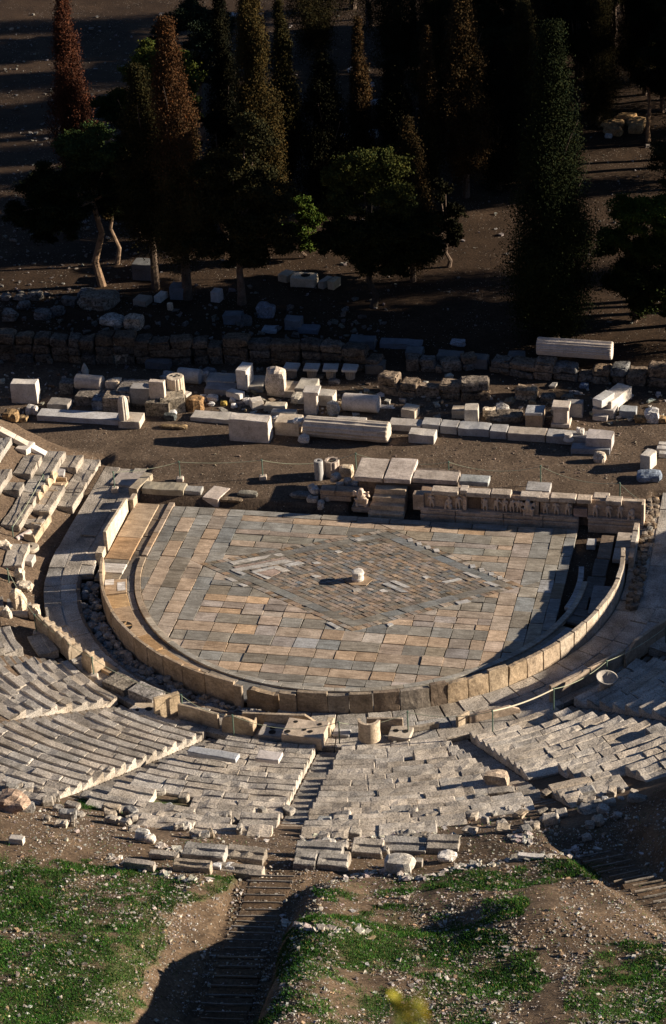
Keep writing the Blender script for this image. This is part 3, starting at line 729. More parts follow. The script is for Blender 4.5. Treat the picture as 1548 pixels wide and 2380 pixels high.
def drum(name, cat, label, px, py, dia, L, yaw=0, col=MARB, lying=True, flute=0, hole=0., z=None, group=None, prof=None, rough=.012, mat=None, holes=None):
    P = surf(px, py) if z is None else bp(px, py, z); r = dia/2
    pr = prof or [(r*.96, 0), (r, .04), (r, L*.33), (r*.995, L*.66), (r, L-.04), (r*.95, L)]
    if lying and L > 1.5:
        pr = [(r*.95, 0)]+[(r, .05+(L-.1)*k/8) for k in range(9)]+[(r*.94, L)]
    V, F = lathe(pr, 48 if flute else 28, flute=flute, fd=.10 if flute else 0, hole=hole, rough=rough, seed=px)
    if lying:
        V = V-np.array([0, 0, L/2]); V = V[:, [2, 1, 0]]*np.array([1, 1, -1]); V[:, 2] += r*.97
        P = P+Rz(yaw)@np.array([0, r, 0])
    else: P = P+np.array([0, r, 0]); P[2] -= .03
    m = MB(); m.add(V, F, jit(col, .04, .02), P, Rz(yaw))
    if holes:
        e = empty(name, P, label, cat, group); m.build('body', mat or M_MARB, e); mh = MB()
        for (hx, hy, hr) in holes: Vh, Fh = lathe([(hr, 0), (hr*.9, .004)], 12, rough=.01); mh.add(Vh, Fh, (.02, .017, .014), P+np.array([hx, hy, L+.012]))
        mh.build('socket', M_CONG, e); return e  # dowel holes are near-black discs, their inner shade painted
    return tag(m.build(name, mat or M_MARB, loc=P), label, cat, group)
#@@PART2
m_, nt_, b_ = newmat('carved_marble'); b_.inputs['Base Color'].default_value = (.55, .43, .33, 1); b_.inputs['Roughness'].default_value = .85; M_FIG = m_
def scal(P):
    s = pxm(P); q = np.asarray(P)-CAM; e = math.atan2(-q[2], hypot(q[0], q[1])); return s, cos(e), sin(e)
def bx(name, cat, label, px, py, w, h, d, **k):
    P = surf(px, py) if k.get('z') is None else bp(px, py, k['z']); s, ce, se = scal(P)
    hs = k.pop('holes', None)
    if hs: hs = [(a*w/s, b*d/(s*se), c) for a, b, c in hs]
    return blk(name, cat, label, px, py, w/s, h/(s*ce), d/(s*se), holes=hs, **k)
def rk(label, px, py, w, h=None, name='stone', cat='stone', **k):
    P = surf(px, py); s, ce, se = scal(P); hm = (h or w*.6)/s; k.setdefault('d', min(w/s*.8, hm*2.)); return rck(name, cat, label, px, py, w/s, hm, **k)
def dr(name, cat, label, px, py, dia, L, **k):
    P = surf(px, py) if k.get('z') is None else bp(px, py, k['z']); s, ce, se = scal(P); return drum(name, cat, label, px, py, dia/s, L/s if k.get('lying', True) else L/(s*ce), **k)
DARK = (.16, .15, .14); BLUE = (.24, .25, .27); OCH = (.30, .20, .10)
# ---- stage area, back to front
bx('marble_block', 'block', 'large upright white rectangular block at the far left end of the stage row', 58, 938, 62, 46, 12, yaw=2, col=WHITE)
bx('marble_slab', 'slab', 'long low marble slab at left carrying the rounded herm pillar on its right end', 196, 984, 232, 12, 17, yaw=-1, col=(.50, .46, .42), amp=.01)
bx('marble_slab', 'slab', 'square end slab under the rounded herm pillar', 300, 996, 52, 16, 22, yaw=0, col=(.50, .44, .37), chip=1)
P = surf(286, 992); P[2] += .3
drum('herm_pillar', 'pillar', 'slim upright fluted pillar with rounded top standing on the long left slab', 286, 985, .52, 1.42, lying=False, flute=12, col=(.56, .50, .42), z=.34, prof=[(.27, 0), (.26, .5), (.25, 1.0), (.24, 1.2), (.19, 1.33), (.1, 1.42)])
dr('column_drum', 'column drum', 'smooth pale drum lying on its side on old footings at left', 203, 912, 36, 64, yaw=-4, col=(.55, .48, .41), z=.45)
dr('stone_cone', 'stone', 'pale pointed stone tip standing behind the left lying drum', 195, 872, 20, 26, lying=False, prof=[(.2, 0), (.19, .2), (.12, .42), (.03, .6)])
bx('footing_block', 'block', 'dark footing block beside the left lying drum', 156, 917, 34, 26, 12, col=DARK, mat=M_CONG)
bx('footing_block', 'block', 'dark wide footing under the left lying drum', 215, 945, 80, 22, 24, col=(.22, .19, .16), mat=M_CONG)
bx('footing_block', 'block', 'brown footing under the broken capital', 268, 958, 60, 30, 20, col=(.24, .2, .16), mat=M_CONG)
rk('broken pointed capital with carved leaves on brown footing', 262, 908, 34, 26, name='capital_fragment', cat='capital', z=.55, col=(.6, .5, .38))
bx('marble_bar', 'stone bar', 'short slanted stone bar beside the broken capital', 284, 900, 24, 6, 8, z=.55, yaw=25, col=MARB)
bx('marble_slab', 'slab', 'flat slab lying in front of the broken capital', 262, 922, 44, 6, 10, z=.5, col=(.4, .35, .29))
bx('footing_block', 'block', 'long shaded footing wall behind the low grey block', 318, 945, 95, 34, 30, col=(.24, .21, .18), mat=M_CONG)
bx('marble_block', 'block', 'low grey block left of the tall upright slab', 327, 938, 48, 34, 14, col=(.33, .31, .29), z=.35)
bx('footing_block', 'block', 'lowest dark footing left of the herm', 235, 955, 44, 22, 18, col=BLUE, mat=M_CONG)
bx('marble_block', 'block', 'rough block lying behind the long left slab', 135, 958, 50, 18, 16, col=(.28, .25, .22)); rk('white lump of stone beside rough block at left', 73, 965, 26, 22, col=WHITE)
rk('brown stone at the left edge near white lump', 22, 980, 34, 24, col=OCH, mat=M_CONG); rk('small grey stone between brown stone and long slab', 98, 972, 18, 12, col=MARB); rk('dark jagged rock under the white lump', 52, 982, 22, 14, col=OCH, mat=M_CONG)
bx('footing_block', 'block', 'square conglomerate footing under the tall upright slab', 366, 968, 56, 30, 22, col=(.22, .19, .15), mat=M_CONG)
bx('footing_block', 'block', 'conglomerate footing with a sunlit right end under the fluted drum', 404, 962, 58, 34, 26, yaw=22, col=(.36, .3, .22), mat=M_CONG)
bx('marble_stele', 'stele', 'tall upright plain slab left of the fluted drum with holes', 367, 944, 36, 56, 7, col=(.55, .48, .42), z=.45)
dr('fluted_drum', 'column drum', 'upright fluted column drum with dark dowel holes in its top', 405, 925, 42, 42, lying=False, flute=16, col=(.58, .5, .4), z=.55, holes=[(-.2, .05, .07), (.0, 0, .09), (.18, .08, .07), (.05, .2, .06)])
rk('brown lichen boulder right of the fluted drum footing', 450, 957, 40, 34, name='boulder', cat='boulder', col=(.28, .17, .08), mat=M_CONG); rk('white flat stone below the fluted drum footing', 395, 968, 26, 12, col=WHITE); rk('black shaded rock under white flat stone', 393, 978, 26, 16, col=(.08, .08, .07), mat=M_CONG); rk('low brown rubble heap on the stage ground below the boulder', 400, 998, 60, 8, col=OCH, mat=M_CONG)
bx('flat_slab', 'slab', 'thin tilted slab right of the fluted drum footing', 424, 922, 22, 5, 10, z=.5, yaw=-20, col=MARB)
dr('column_drum', 'column drum', 'grey lying drum in half shade behind the fluted drum', 436, 897, 36, 54, yaw=-6, col=(.38, .37, .36))
rk('grey rock left of the shaded lying drum', 392, 893, 40, 22, col=(.3, .3, .31)); rk('round end stone right of the shaded lying drum', 473, 888, 20, 26, col=(.3, .29, .28))
bx('flat_slab', 'slab', 'wide grey flat slab behind the slanted white block', 512, 894, 70, 8, 20, col=(.3, .3, .29), z=.3); bx('flat_slab', 'slab', 'long grey slab in front of the wide flat slab', 510, 918, 74, 12, 18, col=(.28, .27, .27))
bx('moulded_block', 'block', 'tall upright moulded marble block with sunlit right face behind the stage stones', 562, 905, 26, 44, 20, yaw=-8, col=WHITE, z=.35)
bx('flat_slab', 'slab', 'rough flat block right of the moulded upright block', 592, 912, 40, 14, 26, yaw=6, col=(.36, .33, .28)); bx('flat_slab', 'slab', 'broad flat block carrying the weathered capital lump', 652, 922, 68, 14, 26, yaw=-6, col=(.42, .36, .28), z=.2)
rk('big weathered fluted capital lump standing on a broad flat block', 639, 912, 46, 56, name='capital_fragment', cat='capital', z=.45, col=(.52, .45, .38), amp=.2)
bx('flat_slab', 'slab', 'pitted flat slab left of the leftmost shaded capital pair, behind the small altar', 706, 920, 44, 16, 26, yaw=-4, col=(.44, .4, .34), z=.25)
bx('marble_bar', 'stone bar', 'white bar leaning among small stones, slanting down right', 541, 926, 40, 12, 10, yaw=-24, z=.3, col=WHITE)
rk('white lump left of the yellow stone', 492, 935, 26, 14, col=WHITE); rk('small white pebble-like stone near the lumps', 491, 946, 14, 9, col=WHITE); rk('yellow lichen stone among the small white ones', 519, 944, 15, 12, col=(.35, .25, .06)); rk('small hollow white stone', 540, 938, 16, 13, col=WHITE); rk('small white stone under the hollow one', 543, 950, 14, 11, col=WHITE); rk('squat grey stone behind the brown boulder', 471, 935, 18, 18, col=MARB, mat=M_CONG)
rk('flat round white stone left of the angular white block', 576, 942, 26, 14, col=WHITE); bx('marble_block', 'block', 'angular white block with a sunlit right side among small stones', 600, 951, 28, 18, 12, yaw=28, col=WHITE)
bx('marble_block', 'block', 'low pale block in front of the broad flat block', 638, 957, 50, 12, 12, col=(.5, .44, .35)); bx('moulded_block', 'block', 'grey moulded fragment lying on the thin long slab', 658, 974, 58, 14, 10, col=(.34, .33, .32), z=.3)
rk('rough stone left of the small altar', 693, 940, 36, 22, col=(.48, .42, .33)); 
e = bx('altar_stone', 'altar', 'small square altar stone with a projecting top, left of the carved block', 722, 964, 30, 50, 12, col=(.54, .47, .4), yaw=2); bx('cap_slab', 'slab', 'square cap slab on the small altar stone', 721, 919, 37, 7, 17, z=1.15, col=(.52, .47, .42), yaw=2)
bx('carved_block', 'block', 'block with a curved carved hollow right of the small altar', 756, 944, 38, 24, 16, yaw=-4, col=(.54, .47, .38)); rk('dark grey stone left of the big lying drum', 773, 965, 26, 34, col=(.34, .31, .27))
dr('column_drum', 'column drum', 'largest smooth lying drum with sunlit round end, centre of stage stones', 835, 964, 42, 84, yaw=-3, col=(.56, .49, .43))
for i, px in enumerate((675, 722, 766, 811)):
    lab = ['leftmost of the four shaded capitals on the ground behind the stones', 'second from left of the four shaded capitals', 'third from left of the four shaded capitals', 'rightmost of the four shaded capitals'][i]
    P = surf(px, 884+i*1.0)+np.array([0, .4, 0]); e = empty('capital', P, lab, 'capital', 'row of four capitals')
    m = MB(); V, F = lathe([(.24, 0), (.25, .2), (.28, .4), (.36, .55)], 32, flute=16, fd=.12); m.add(V, F, (.33, .28, .23), P); m.build('bell', M_MARB, e)
    m = MB(); V, F = rbox(.76, .76, .13, .02, .012); m.add(V, F, (.42, .40, .38), P+np.array([0, 0, .5]), Rz(RNG.uniform(-8, 8))); m.build('abacus', M_MARB, e)
# front line of long stones
bx('marble_slab', 'slab', 'long thin slab behind the big white block, centre left', 541, 986, 204, 10, 18, yaw=-1, col=(.50, .46, .41))
bx('marble_slab', 'slab', 'thin slab continuing behind the fallen pier', 735, 989, 160, 8, 14, col=(.42, .38, .34)); bx('marble_slab', 'slab', 'short thin slab just right of the behind-pier slab', 815, 985, 70, 8, 10, col=(.45, .41, .37))
bx('marble_block', 'block', 'huge white rectangular block with dazzling right side casting a long shadow', 579, 1028, 96, 50, 17, yaw=-2, col=(.56, .51, .46), c=.035)
rk('small stone wedged behind the huge white block', 641, 990, 26, 22, col=WHITE)
bx('pedestal', 'pedestal', 'moulded pedestal between the huge white block and the fallen pier', 667, 1013, 58, 30, 22, yaw=-3, col=(.5, .42, .33)); rk('broken pale lump on the moulded pedestal', 690, 993, 24, 18, z=.6, col=WHITE)
dr('fallen_pier', 'column', 'long fallen fluted column shaft with broken right end, middle of the stage line', 801, 1030, 50, 202, yaw=-3.5, flute=14, col=(.55, .48, .4), rough=.02)
rk('small white rock below the fallen column shaft', 705, 1031, 28, 20, col=WHITE)
bx('marble_slab', 'slab', 'pale slab right of the fallen column shaft', 940, 1002, 76, 14, 16, yaw=-2, col=(.46, .42, .38)); bx('marble_block', 'block', 'white tapering block lying in front of the pale slab', 979, 1031, 62, 20, 16, yaw=-2, col=(.56, .51, .45))
xs = [(978, 1022, 1004), (1022, 1063, 1009), (1063, 1138, 1014), (1138, 1178, 1020), (1178, 1268, 1026), (1268, 1362, 1033)]
L1 = ['leftmost block of the long right-hand foundation line', 'second block of the long right-hand foundation line', 'third block, with a cut ledge, of the right-hand foundation line', 'short fourth block of the right-hand foundation line', 'fifth, long block of the right-hand foundation line', 'sixth block of the right-hand line, under the round white stone']
for i, (a, b, y) in enumerate(xs): bx('foundation_block', 'block', L1[i], (a+b)/2, y, b-a-1, 17, 17, yaw=-1.0, col=jit((.36, .345, .33), .06), group='right foundation line')
bx('foundation_block', 'block', 'thick rounded end block of the right-hand foundation line', 1391, 1046, 60, 26, 22, yaw=-2, col=(.42, .37, .34), z=.25); bx('footing_block', 'block', 'dark footing under the right end of the foundation line', 1372, 1056, 90, 12, 14, col=BLUE)
dr('round_stone', 'stone', 'round white drum stone sitting on the right foundation line', 1320, 1026, 24, 16, lying=False, z=.45, col=WHITE, prof=[(.26, 0), (.2, .14), (.19, .33)]); rk('small white stone right of the round one on the line', 1348, 1012, 16, 18, z=.5, col=WHITE)
rk('rounded white boulder on the bare ground below the right line', 1392, 1076, 28, 24, col=(.55, .46, .36)); bx('marble_block', 'block', 'white broken block standing by the right edge below the line', 1499, 1092, 26, 32, 18, yaw=-20, col=WHITE, chip=1.4); rk('blue-grey flat rock in shade at the right', 1507, 1122, 52, 20, col=(.2, .24, .3))
for i, (x, y, w_, l) in enumerate([(1541, 1042, 22, 'top stone of the stack cut by the right edge'), (1538, 1053, 26, 'middle stone of the stack at the right edge'), (1542, 1064, 24, 'bottom stone of the stack at the right edge')]): bx('marble_block', 'block', l, x, y, w_, 9, 8, col=WHITE)
# middle right
bx('marble_block', 'block', 'low white broken block right of the big lying drum', 948, 972, 34, 18, 16, yaw=-12, col=(.55, .47, .37), chip=1.2); bx('marble_block', 'block', 'half-hidden block left of the upright cube', 1065, 973, 32, 20, 12, col=(.52, .45, .36))
bx('marble_block', 'block', 'upright cube-like white block behind the right line', 1096, 985, 32, 32, 16, yaw=6, col=(.54, .5, .44)); rk('white rock right of the upright cube', 1135, 970, 32, 22, col=(.56, .48, .38)); rk('pale rough rock beyond the white rock', 1166, 968, 36, 22, col=MARB, mat=M_CONG); rk('brown broken rock in front of the pale rough rock', 1180, 985, 60, 20, col=(.24, .19, .14), mat=M_CONG); rk('dark brown rock beside the broken brown one', 1150, 982, 44, 18, col=(.2, .16, .12), mat=M_CONG)
bx('pierced_base', 'base', 'square base with an arched hollow and grey top, left of the waisted altar', 1241, 992, 42, 28, 20, col=(.36, .29, .22)); bx('base_slab', 'slab', 'grey top slab on the square base with hollow', 1240, 966, 42, 5, 20, z=.85, col=(.4, .4, .4))
P = surf(1302, 995)+np.array([0, .4, 0]); e = empty('waisted_altar', P, 'tall waisted marble altar with wide foot and cap behind the right line', 'altar')
for nm, (ww, dd, hh, z0, nn) in dict(foot=(.92, .8, .2, 0, 2), shaft=(.70, .62, .72, .2, 2), cap=(.86, .78, .2, .92, 2)).items():
    m = MB(); V, F = rbox(ww, dd, hh, .03, .01); m.add(V, F, (.55, .47, .4), P+np.array([0, 0, z0])); m.build(nm, M_MARB, e)
bx('marble_block', 'block', 'grey block in shade behind the waisted altar', 1335, 970, 38, 32, 10, col=(.33, .31, .3))
bx('moulded_block', 'block', 'lower grey block of the moulded pile at right', 1402, 972, 52, 20, 20, yaw=-8, col=(.4, .38, .37)); bx('moulded_block', 'block', 'slanted moulded marble beam on top of the pile at right', 1404, 955, 38, 24, 44, yaw=-24, z=.35, col=WHITE); bx('moulded_block', 'block', 'small ribbed piece leaning on the moulded pile', 1388, 945, 26, 16, 24, yaw=-28, z=.8, col=(.5, .48, .45)); bx('moulded_block', 'block', 'short ribbed block at the foot of the moulded pile', 1394, 978, 34, 10, 12, yaw=-8, col=(.46, .43, .41))
rk('pale rock behind the moulded pile', 1424, 935, 26, 24, col=MARB, mat=M_CONG); bx('marble_block', 'block', 'grey notched block right of the moulded pile', 1458, 972, 40, 16, 14, col=(.3, .31, .32)); rk('small brown rock right of the notched block', 1487, 985, 26, 18, col=OCH, mat=M_CONG); rk('big jagged white rock near the right edge of the stage', 1513, 984, 34, 34, col=(.56, .52, .48)); rk('brown rock at the right edge beside the jagged white one', 1538, 985, 24, 16, col=OCH, mat=M_CONG)
rk('round conglomerate boulder left of the mossy puddle', 1222, 930, 48, 28, name='boulder', cat='boulder', col=(.33, .25, .17), mat=M_CONG); rk('dark rock right of the conglomerate boulder', 1272, 936, 32, 16, col=(.2, .16, .12), mat=M_CONG); rk('small dark rock behind the shaded grey block', 1318, 935, 26, 16, col=(.2, .17, .13), mat=M_CONG); rk('yellowish chip of rock in front of the conglomerate boulder', 1236, 941, 16, 8, col=OCH)
bx('thin_slab', 'slab', 'thin pale slab on the ground behind the right foundation line', 1090, 995, 40, 5, 12, col=MARB); rk('flat pale stone just right of the big lying drum', 893, 950, 44, 6, col=MARB)
# ---- walls of conglomerate
def rubwall(label, pts, hs, th, n0, col=CONG, name='ruined_wall', z0=None, cour=3, jag=.2):
    P0 = [surf(*p) for p in pts]; loc = P0[0].copy(); e = empty(name, loc, label, 'wall')
    for i in range(len(P0)-1):
        a, b = P0[i], P0[i+1]; L = hypot(*(b-a)[:2]); yw = math.degrees(math.atan2((b-a)[1], (b-a)[0])); h0, h1 = hs[i], hs[i+1]; s = 0
        while s < L-.1:
            w_ = min(RNG.uniform(.7, 1.35), L-s)
            if L-s-w_ < .35: w_ = L-s
            f = (s+w_/2)/L; h = h0+(h1-h0)*f+RNG.normal(0, jag); p = a+(b-a)*f
            z = 0; m = MB(); nn = max(1, int(round(h/.48))); zz = 0
            for k in range(nn):
                hh = h/nn; V, F = rbox(w_-.02, th*RNG.uniform(.85, 1.1), hh-.01, .09, .075, n=(5, 3, 3), chip=1.2)
                off = Rz(yw)@np.array([RNG.normal(0, .03), th/2+RNG.normal(0, .04), 0]); m.add(V, F, jit(col, .16, .06), p+off+np.array([0, 0, zz-.06]), Rz(yw, 0, RNG.normal(0, 1))); zz += hh
            m.build('block_stack', M_CONG, e); s += w_
    return e
rubwall('long dark ruined conglomerate wall crossing behind the stage at left', [(-20, 838), (190, 846), (400, 850), (520, 846), (700, 852), (880, 868)], [1.35, 1.5, 1.3, 1.5, 1.55, 1.1], .9, 0)
rubwall('separate lower conglomerate wall of big blocks, behind the right centre', [(880, 915), (965, 925), (1070, 932), (1138, 930)], [1.2, .75, .8, 1.0], .8, 0, col=(.2, .155, .115))
rubwall('dark conglomerate wall under the fallen fluted column at right', [(1138, 868), (1240, 882), (1420, 893), (1600, 905)], [1.0, .95, .8, .75], .95, 0, col=(.19, .15, .115))
rubwall('low broken wall with lit top between the two right walls', [(940, 862), (1030, 868), (1110, 858)], [.9, .45, .7], .8, 0, col=(.16, .135, .11))
dr('fallen_column', 'column', 'big fallen fluted column lying along the top of the right wall', 1332, 838, 44, 176, yaw=-3, flute=20, col=(.56, .48, .41), z=1.0, rough=.015)
for (x, y, w_, h, l, c) in [(241, 838, 24, 42, 'left of the two rough upright stelae against the dark wall', (.26, .24, .22)), (281, 846, 36, 54, 'right, larger of the two rough upright stelae against the dark wall', (.34, .28, .21)), (316, 834, 20, 22, 'small pale stele right of the two rough ones', (.36, .35, .34)), (334, 834, 12, 18, 'narrow brown stub beside the small pale stele', (.3, .26, .22))]:
    bx('stele', 'stele', l, x, y, w_, h, 12, col=c, mat=M_CONG if w_ > 23 else M_MARB, chip=1.3, amp=.04, c=.08)
bx('flat_slab', 'slab', 'blue-grey flat slab in shade before the left wall', 175, 842, 30, 8, 14, col=BLUE); rk('round dark boulder at left edge below the wall', 60, 838, 42, 30, name='boulder', cat='boulder', col=(.14, .12, .11), mat=M_CONG); rk('orange-brown sunlit boulder perched on the round dark one', 40, 822, 30, 32, z=.5, name='boulder', cat='boulder', col=(.4, .26, .14), mat=M_CONG); rk('grey boulder cut by the left edge of the photo below the wall', 2, 800, 24, 22, z=.6, name='boulder', cat='boulder', col=(.3, .27, .25), mat=M_CONG); rk('white triangular stone before the left wall', 107, 826, 22, 12, col=WHITE)
rk('pale rough block lying on top of the left wall', 255, 762, 56, 22, z=1.5, col=(.36, .34, .3), mat=M_CONG); rk('lumpy block on the left wall beside the pale rough one', 308, 766, 40, 30, z=1.5, col=(.36, .32, .26), mat=M_CONG)
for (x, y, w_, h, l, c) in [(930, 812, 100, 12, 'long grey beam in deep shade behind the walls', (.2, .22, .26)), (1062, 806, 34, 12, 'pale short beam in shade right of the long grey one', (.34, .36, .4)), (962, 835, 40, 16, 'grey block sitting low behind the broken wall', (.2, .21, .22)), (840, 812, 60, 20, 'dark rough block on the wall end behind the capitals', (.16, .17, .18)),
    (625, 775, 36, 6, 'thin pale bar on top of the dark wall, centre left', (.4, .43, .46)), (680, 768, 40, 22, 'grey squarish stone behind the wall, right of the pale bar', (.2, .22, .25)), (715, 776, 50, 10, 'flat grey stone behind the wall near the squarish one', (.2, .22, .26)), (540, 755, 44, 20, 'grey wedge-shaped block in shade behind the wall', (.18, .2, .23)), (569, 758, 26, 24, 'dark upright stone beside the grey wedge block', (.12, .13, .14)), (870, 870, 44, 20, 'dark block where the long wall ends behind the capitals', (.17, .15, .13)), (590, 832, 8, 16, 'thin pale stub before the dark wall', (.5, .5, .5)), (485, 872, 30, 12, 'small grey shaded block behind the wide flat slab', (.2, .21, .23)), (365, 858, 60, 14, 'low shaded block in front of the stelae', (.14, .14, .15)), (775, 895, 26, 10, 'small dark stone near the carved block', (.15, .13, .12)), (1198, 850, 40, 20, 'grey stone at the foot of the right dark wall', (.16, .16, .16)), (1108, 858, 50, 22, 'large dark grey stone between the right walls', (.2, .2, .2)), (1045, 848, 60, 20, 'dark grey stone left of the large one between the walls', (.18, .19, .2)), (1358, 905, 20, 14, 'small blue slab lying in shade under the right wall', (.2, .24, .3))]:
    (bx('shaded_block', 'block', l, x, y, w_, h, 14, col=np.array(c)*.75, chip=1.4, amp=.05) if w_ > 35 else rk(l, x, y, w_, h, col=np.array(c)*.8))  # stone colours scaled down to carry the shade behind the walls
# ---- stones among the trees
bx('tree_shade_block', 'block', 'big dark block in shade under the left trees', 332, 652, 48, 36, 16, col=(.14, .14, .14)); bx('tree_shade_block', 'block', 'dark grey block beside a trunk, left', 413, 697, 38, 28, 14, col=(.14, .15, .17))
bx('marble_block', 'block', 'small bright white block between trunks at left', 366, 703, 18, 14, 14, yaw=-15, col=WHITE); bx('marble_block', 'block', 'low brown and white block left of the bright one', 324, 712, 34, 14, 14, yaw=-12, col=(.36, .3, .24)); bx('marble_block', 'block', 'upright white block with sunlit side between two trunks', 500, 703, 22, 24, 10, yaw=-10, col=(.45, .42, .4)); rk('round grey stone slab leaning in shade, centre left', 615, 740, 42, 34, col=(.16, .18, .22)); rk('small brown lump with sunlit side left of the dark tree group', 395, 722, 14, 20, col=(.5, .42, .32))
e = bx('basin_block', 'block', 'low rectangular block with a round hollow in a sunny clearing', 703, 668, 58, 20, 16, yaw=-2, col=(.58, .5, .38), holes=[(.05, .02, .26)]); bx('marble_block', 'block', 'small white block left of the hollowed one in the clearing', 657, 656, 26, 16, 14, yaw=-22, col=(.56, .48, .36)); bx('marble_block', 'block', 'narrow block right of the hollowed one in the clearing', 745, 671, 16, 16, 16, yaw=-24, col=(.5, .44, .36)); bx('marble_block', 'block', 'rightmost narrow sunlit block in the clearing', 768, 673, 16, 18, 14, yaw=-20, col=(.6, .48, .32))
rk('big flat layered boulder pile at left between wall and trees', 222, 722, 80, 36, name='boulder', cat='boulder', col=(.24, .21, .17), mat=M_CONG); rk('grey boulder behind the layered one', 200, 700, 40, 24, name='boulder', cat='boulder', col=(.16, .16, .16), mat=M_CONG)
LL = ['first', 'second', 'third', 'fourth', 'fifth', 'sixth', 'seventh', 'eighth']
for i, (x, y, w_, h) in enumerate([(12, 700, 24, 14), (45, 702, 32, 14), (78, 700, 36, 20), (52, 722, 30, 20), (96, 745, 40, 24), (132, 736, 30, 22), (160, 712, 36, 20), (20, 748, 36, 24)]): rk(LL[i]+' dark rough stone from the left among the wall rubble below the left terrace', x, y, w_, h, col=(.17, .16, .15), mat=M_CONG, group='dark stones at left')
# sunlit boulders far right and chips in the wood
for i, (x, y, w_, h) in enumerate([(1424, 318, 40, 22), (1436, 300, 30, 20), (1452, 292, 46, 24), (1478, 300, 40, 24), (1476, 312, 34, 26), (1415, 300, 34, 18)]): rk(['lowest left', 'middle left', 'top', 'upper right', 'brightest right', 'far left'][i]+' boulder of the orange sunlit pile far right', x, y, w_, h, name='boulder', cat='boulder', col=(.42, .27, .13), group='orange boulder pile')
rk('white stone beside the orange boulder pile', 1414, 322, 16, 10, col=WHITE)
for i, (x, y, w_, h, l) in enumerate([(768, 262, 60, 10, 'long white slab-like stone in the dark wood'), (758, 255, 26, 12, 'white lump left of the long stone in the dark wood'), (865, 203, 10, 14, 'tiny bright pointed stone in the wood'), (866, 245, 22, 12, 'bright stone beside the slim brown cypress'), (885, 250, 18, 8, 'small bright stone right of the slim cypress'), (860, 322, 32, 16, 'grey stone behind the round pine'), (790, 330, 40, 16, 'blue-grey stone left of the grey one behind the pine'), (1158, 345, 20, 12, 'bright stone at the foot of the dark right wood'), (1060, 295, 16, 10, 'pale chip in the right wood'), (550, 40, 120, 8, 'long pale blue stone line at the top by the path'), (820, 170, 30, 10, 'thin pale stone far in the wood')]): rk(l, x, y, w_, h, col=(.42, .42, .42))

# ---- the stage front
B = empty('carved_stage', (6.5, 5.2, 0), 'low carved marble stage front with relief figures and a flight of four steps', 'stage front')
def bpart(nm, x0, y0, x1, y1, z0, z1, col=PINK, lab=None, **k):
    m = MB(); box(m, x0, y0, x1, y1, z0, z1, jit(col, .05, .02), **k); o = m.build(nm, M_BARR, B)
    if lab: o['label'] = lab
    return o
PB = (.52, .40, .30)
for i, (a, b) in enumerate([(1.8, 3.4), (3.42, 5.6), (5.62, 7.4), (7.42, 9.0), (9.45, 11.9)]):
    bpart('plinth', a, 4.85, b, 5.7, -.3, .12, PB, c=.03, n=(6, 2, 2)); bpart('moulding', a, 4.93, b, 5.65, .12, .30, PB, c=.05, n=(6, 2, 2))
bpart('core', 1.7, 5.35, 11.9, 6.0, -.3, 1.02, (.2, .14, .1), c=.05, amp=.04, n=(16, 2, 4))
for i, (a, b) in enumerate([(1.6, 3.7), (4.55, 6.45), (7.25, 8.7), (9.4, 11.9)]):
    bpart('relief_panel', a, 5.2, b, 5.42, .3, 1.06 if i < 3 else 1.18, PB, c=.03, n=(8, 1, 4))
    bpart('panel_sill', a, 4.98, b, 5.25, .3, .38, PB, c=.03, n=(6, 1, 1))
bpart('pier', 6.95, 5.08, 7.2, 5.45, .3, 1.05, PB); bpart('pier', 3.72, 5.1, 3.9, 5.4, .3, 1.05, PB); bpart('niche_block', 8.75, 5.15, 9.38, 5.45, .3, .72, (.45, .33, .27))
bpart('end_pier', 11.82, 4.95, 11.95, 5.5, .12, 1.22, (.6, .5, .4)); bpart('panel_coping', 10.35, 5.22, 11.9, 5.45, 1.17, 1.23, (.55, .46, .36), c=.01)
bpart('left_relief_end', 1.45, 5.0, 1.95, 5.4, .25, 1.05, PB, chip=1.)
for i, (a, b, y0) in enumerate([(2.3, 3.55, 5.0), (3.57, 3.95, 5.2), (3.9, 5.0, 5.02), (5.02, 5.95, 5.05), (6.35, 7.3, 5.0), (7.1, 7.7, 4.95), (7.72, 8.9, 5.0), (8.92, 9.6, 5.0), (9.62, 10.35, 5.3), (10.2, 10.95, 5.02)]):
    bpart('cornice_block', a, y0, b-.02, y0+.55, 1.06+.0*i, 1.27+RNG.normal(0, .01), (.52, .44, .36), c=.03, n=(6, 3, 2), chip=1.)
for (x0, y0, x1, y1, z1, c) in [(-1.45, 5.85, -.1, 7.75, 1.33, (.50, .43, .37)), (-.05, 5.85, 1.2, 7.9, 1.33, (.52, .44, .38)), (1.25, 6.05, 3.35, 6.95, 1.3, (.44, .39, .35)), (3.4, 6.1, 4.75, 6.8, 1.27, (.36, .37, .36)), (6.5, 5.75, 7.6, 6.6, 1.2, (.4, .37, .34))]:
    bpart('deck_slab', x0, y0, x1, y1, z1-.24, z1, c, c=.03, n=(8, 8, 1), chip=1.2)
bpart('fill', -1.3, 6.05, 3.3, 7.6, -.2, 1.05, (.13, .1, .08), c=.1, amp=.06, n=(10, 4, 4))
for k in range(4): bpart('step', -.62+.06*k, 4.78+.27*k, 1.02, 6.1, -.2+.27*k, .07+.27*k+.02, (.52, .42, .31), c=.03, n=(6, 3, 1))
for (x0, x1, z0, z1) in [(-3.0, -1.55, .15, .42), (-3.0, -2.3, .43, .7), (-2.28, -1.2, .43, .68)]: bpart('wall_course', x0, 5.55, x1, 6.1, z0, z1, (.36, .27, .2), c=.03, n=(5, 2, 2))
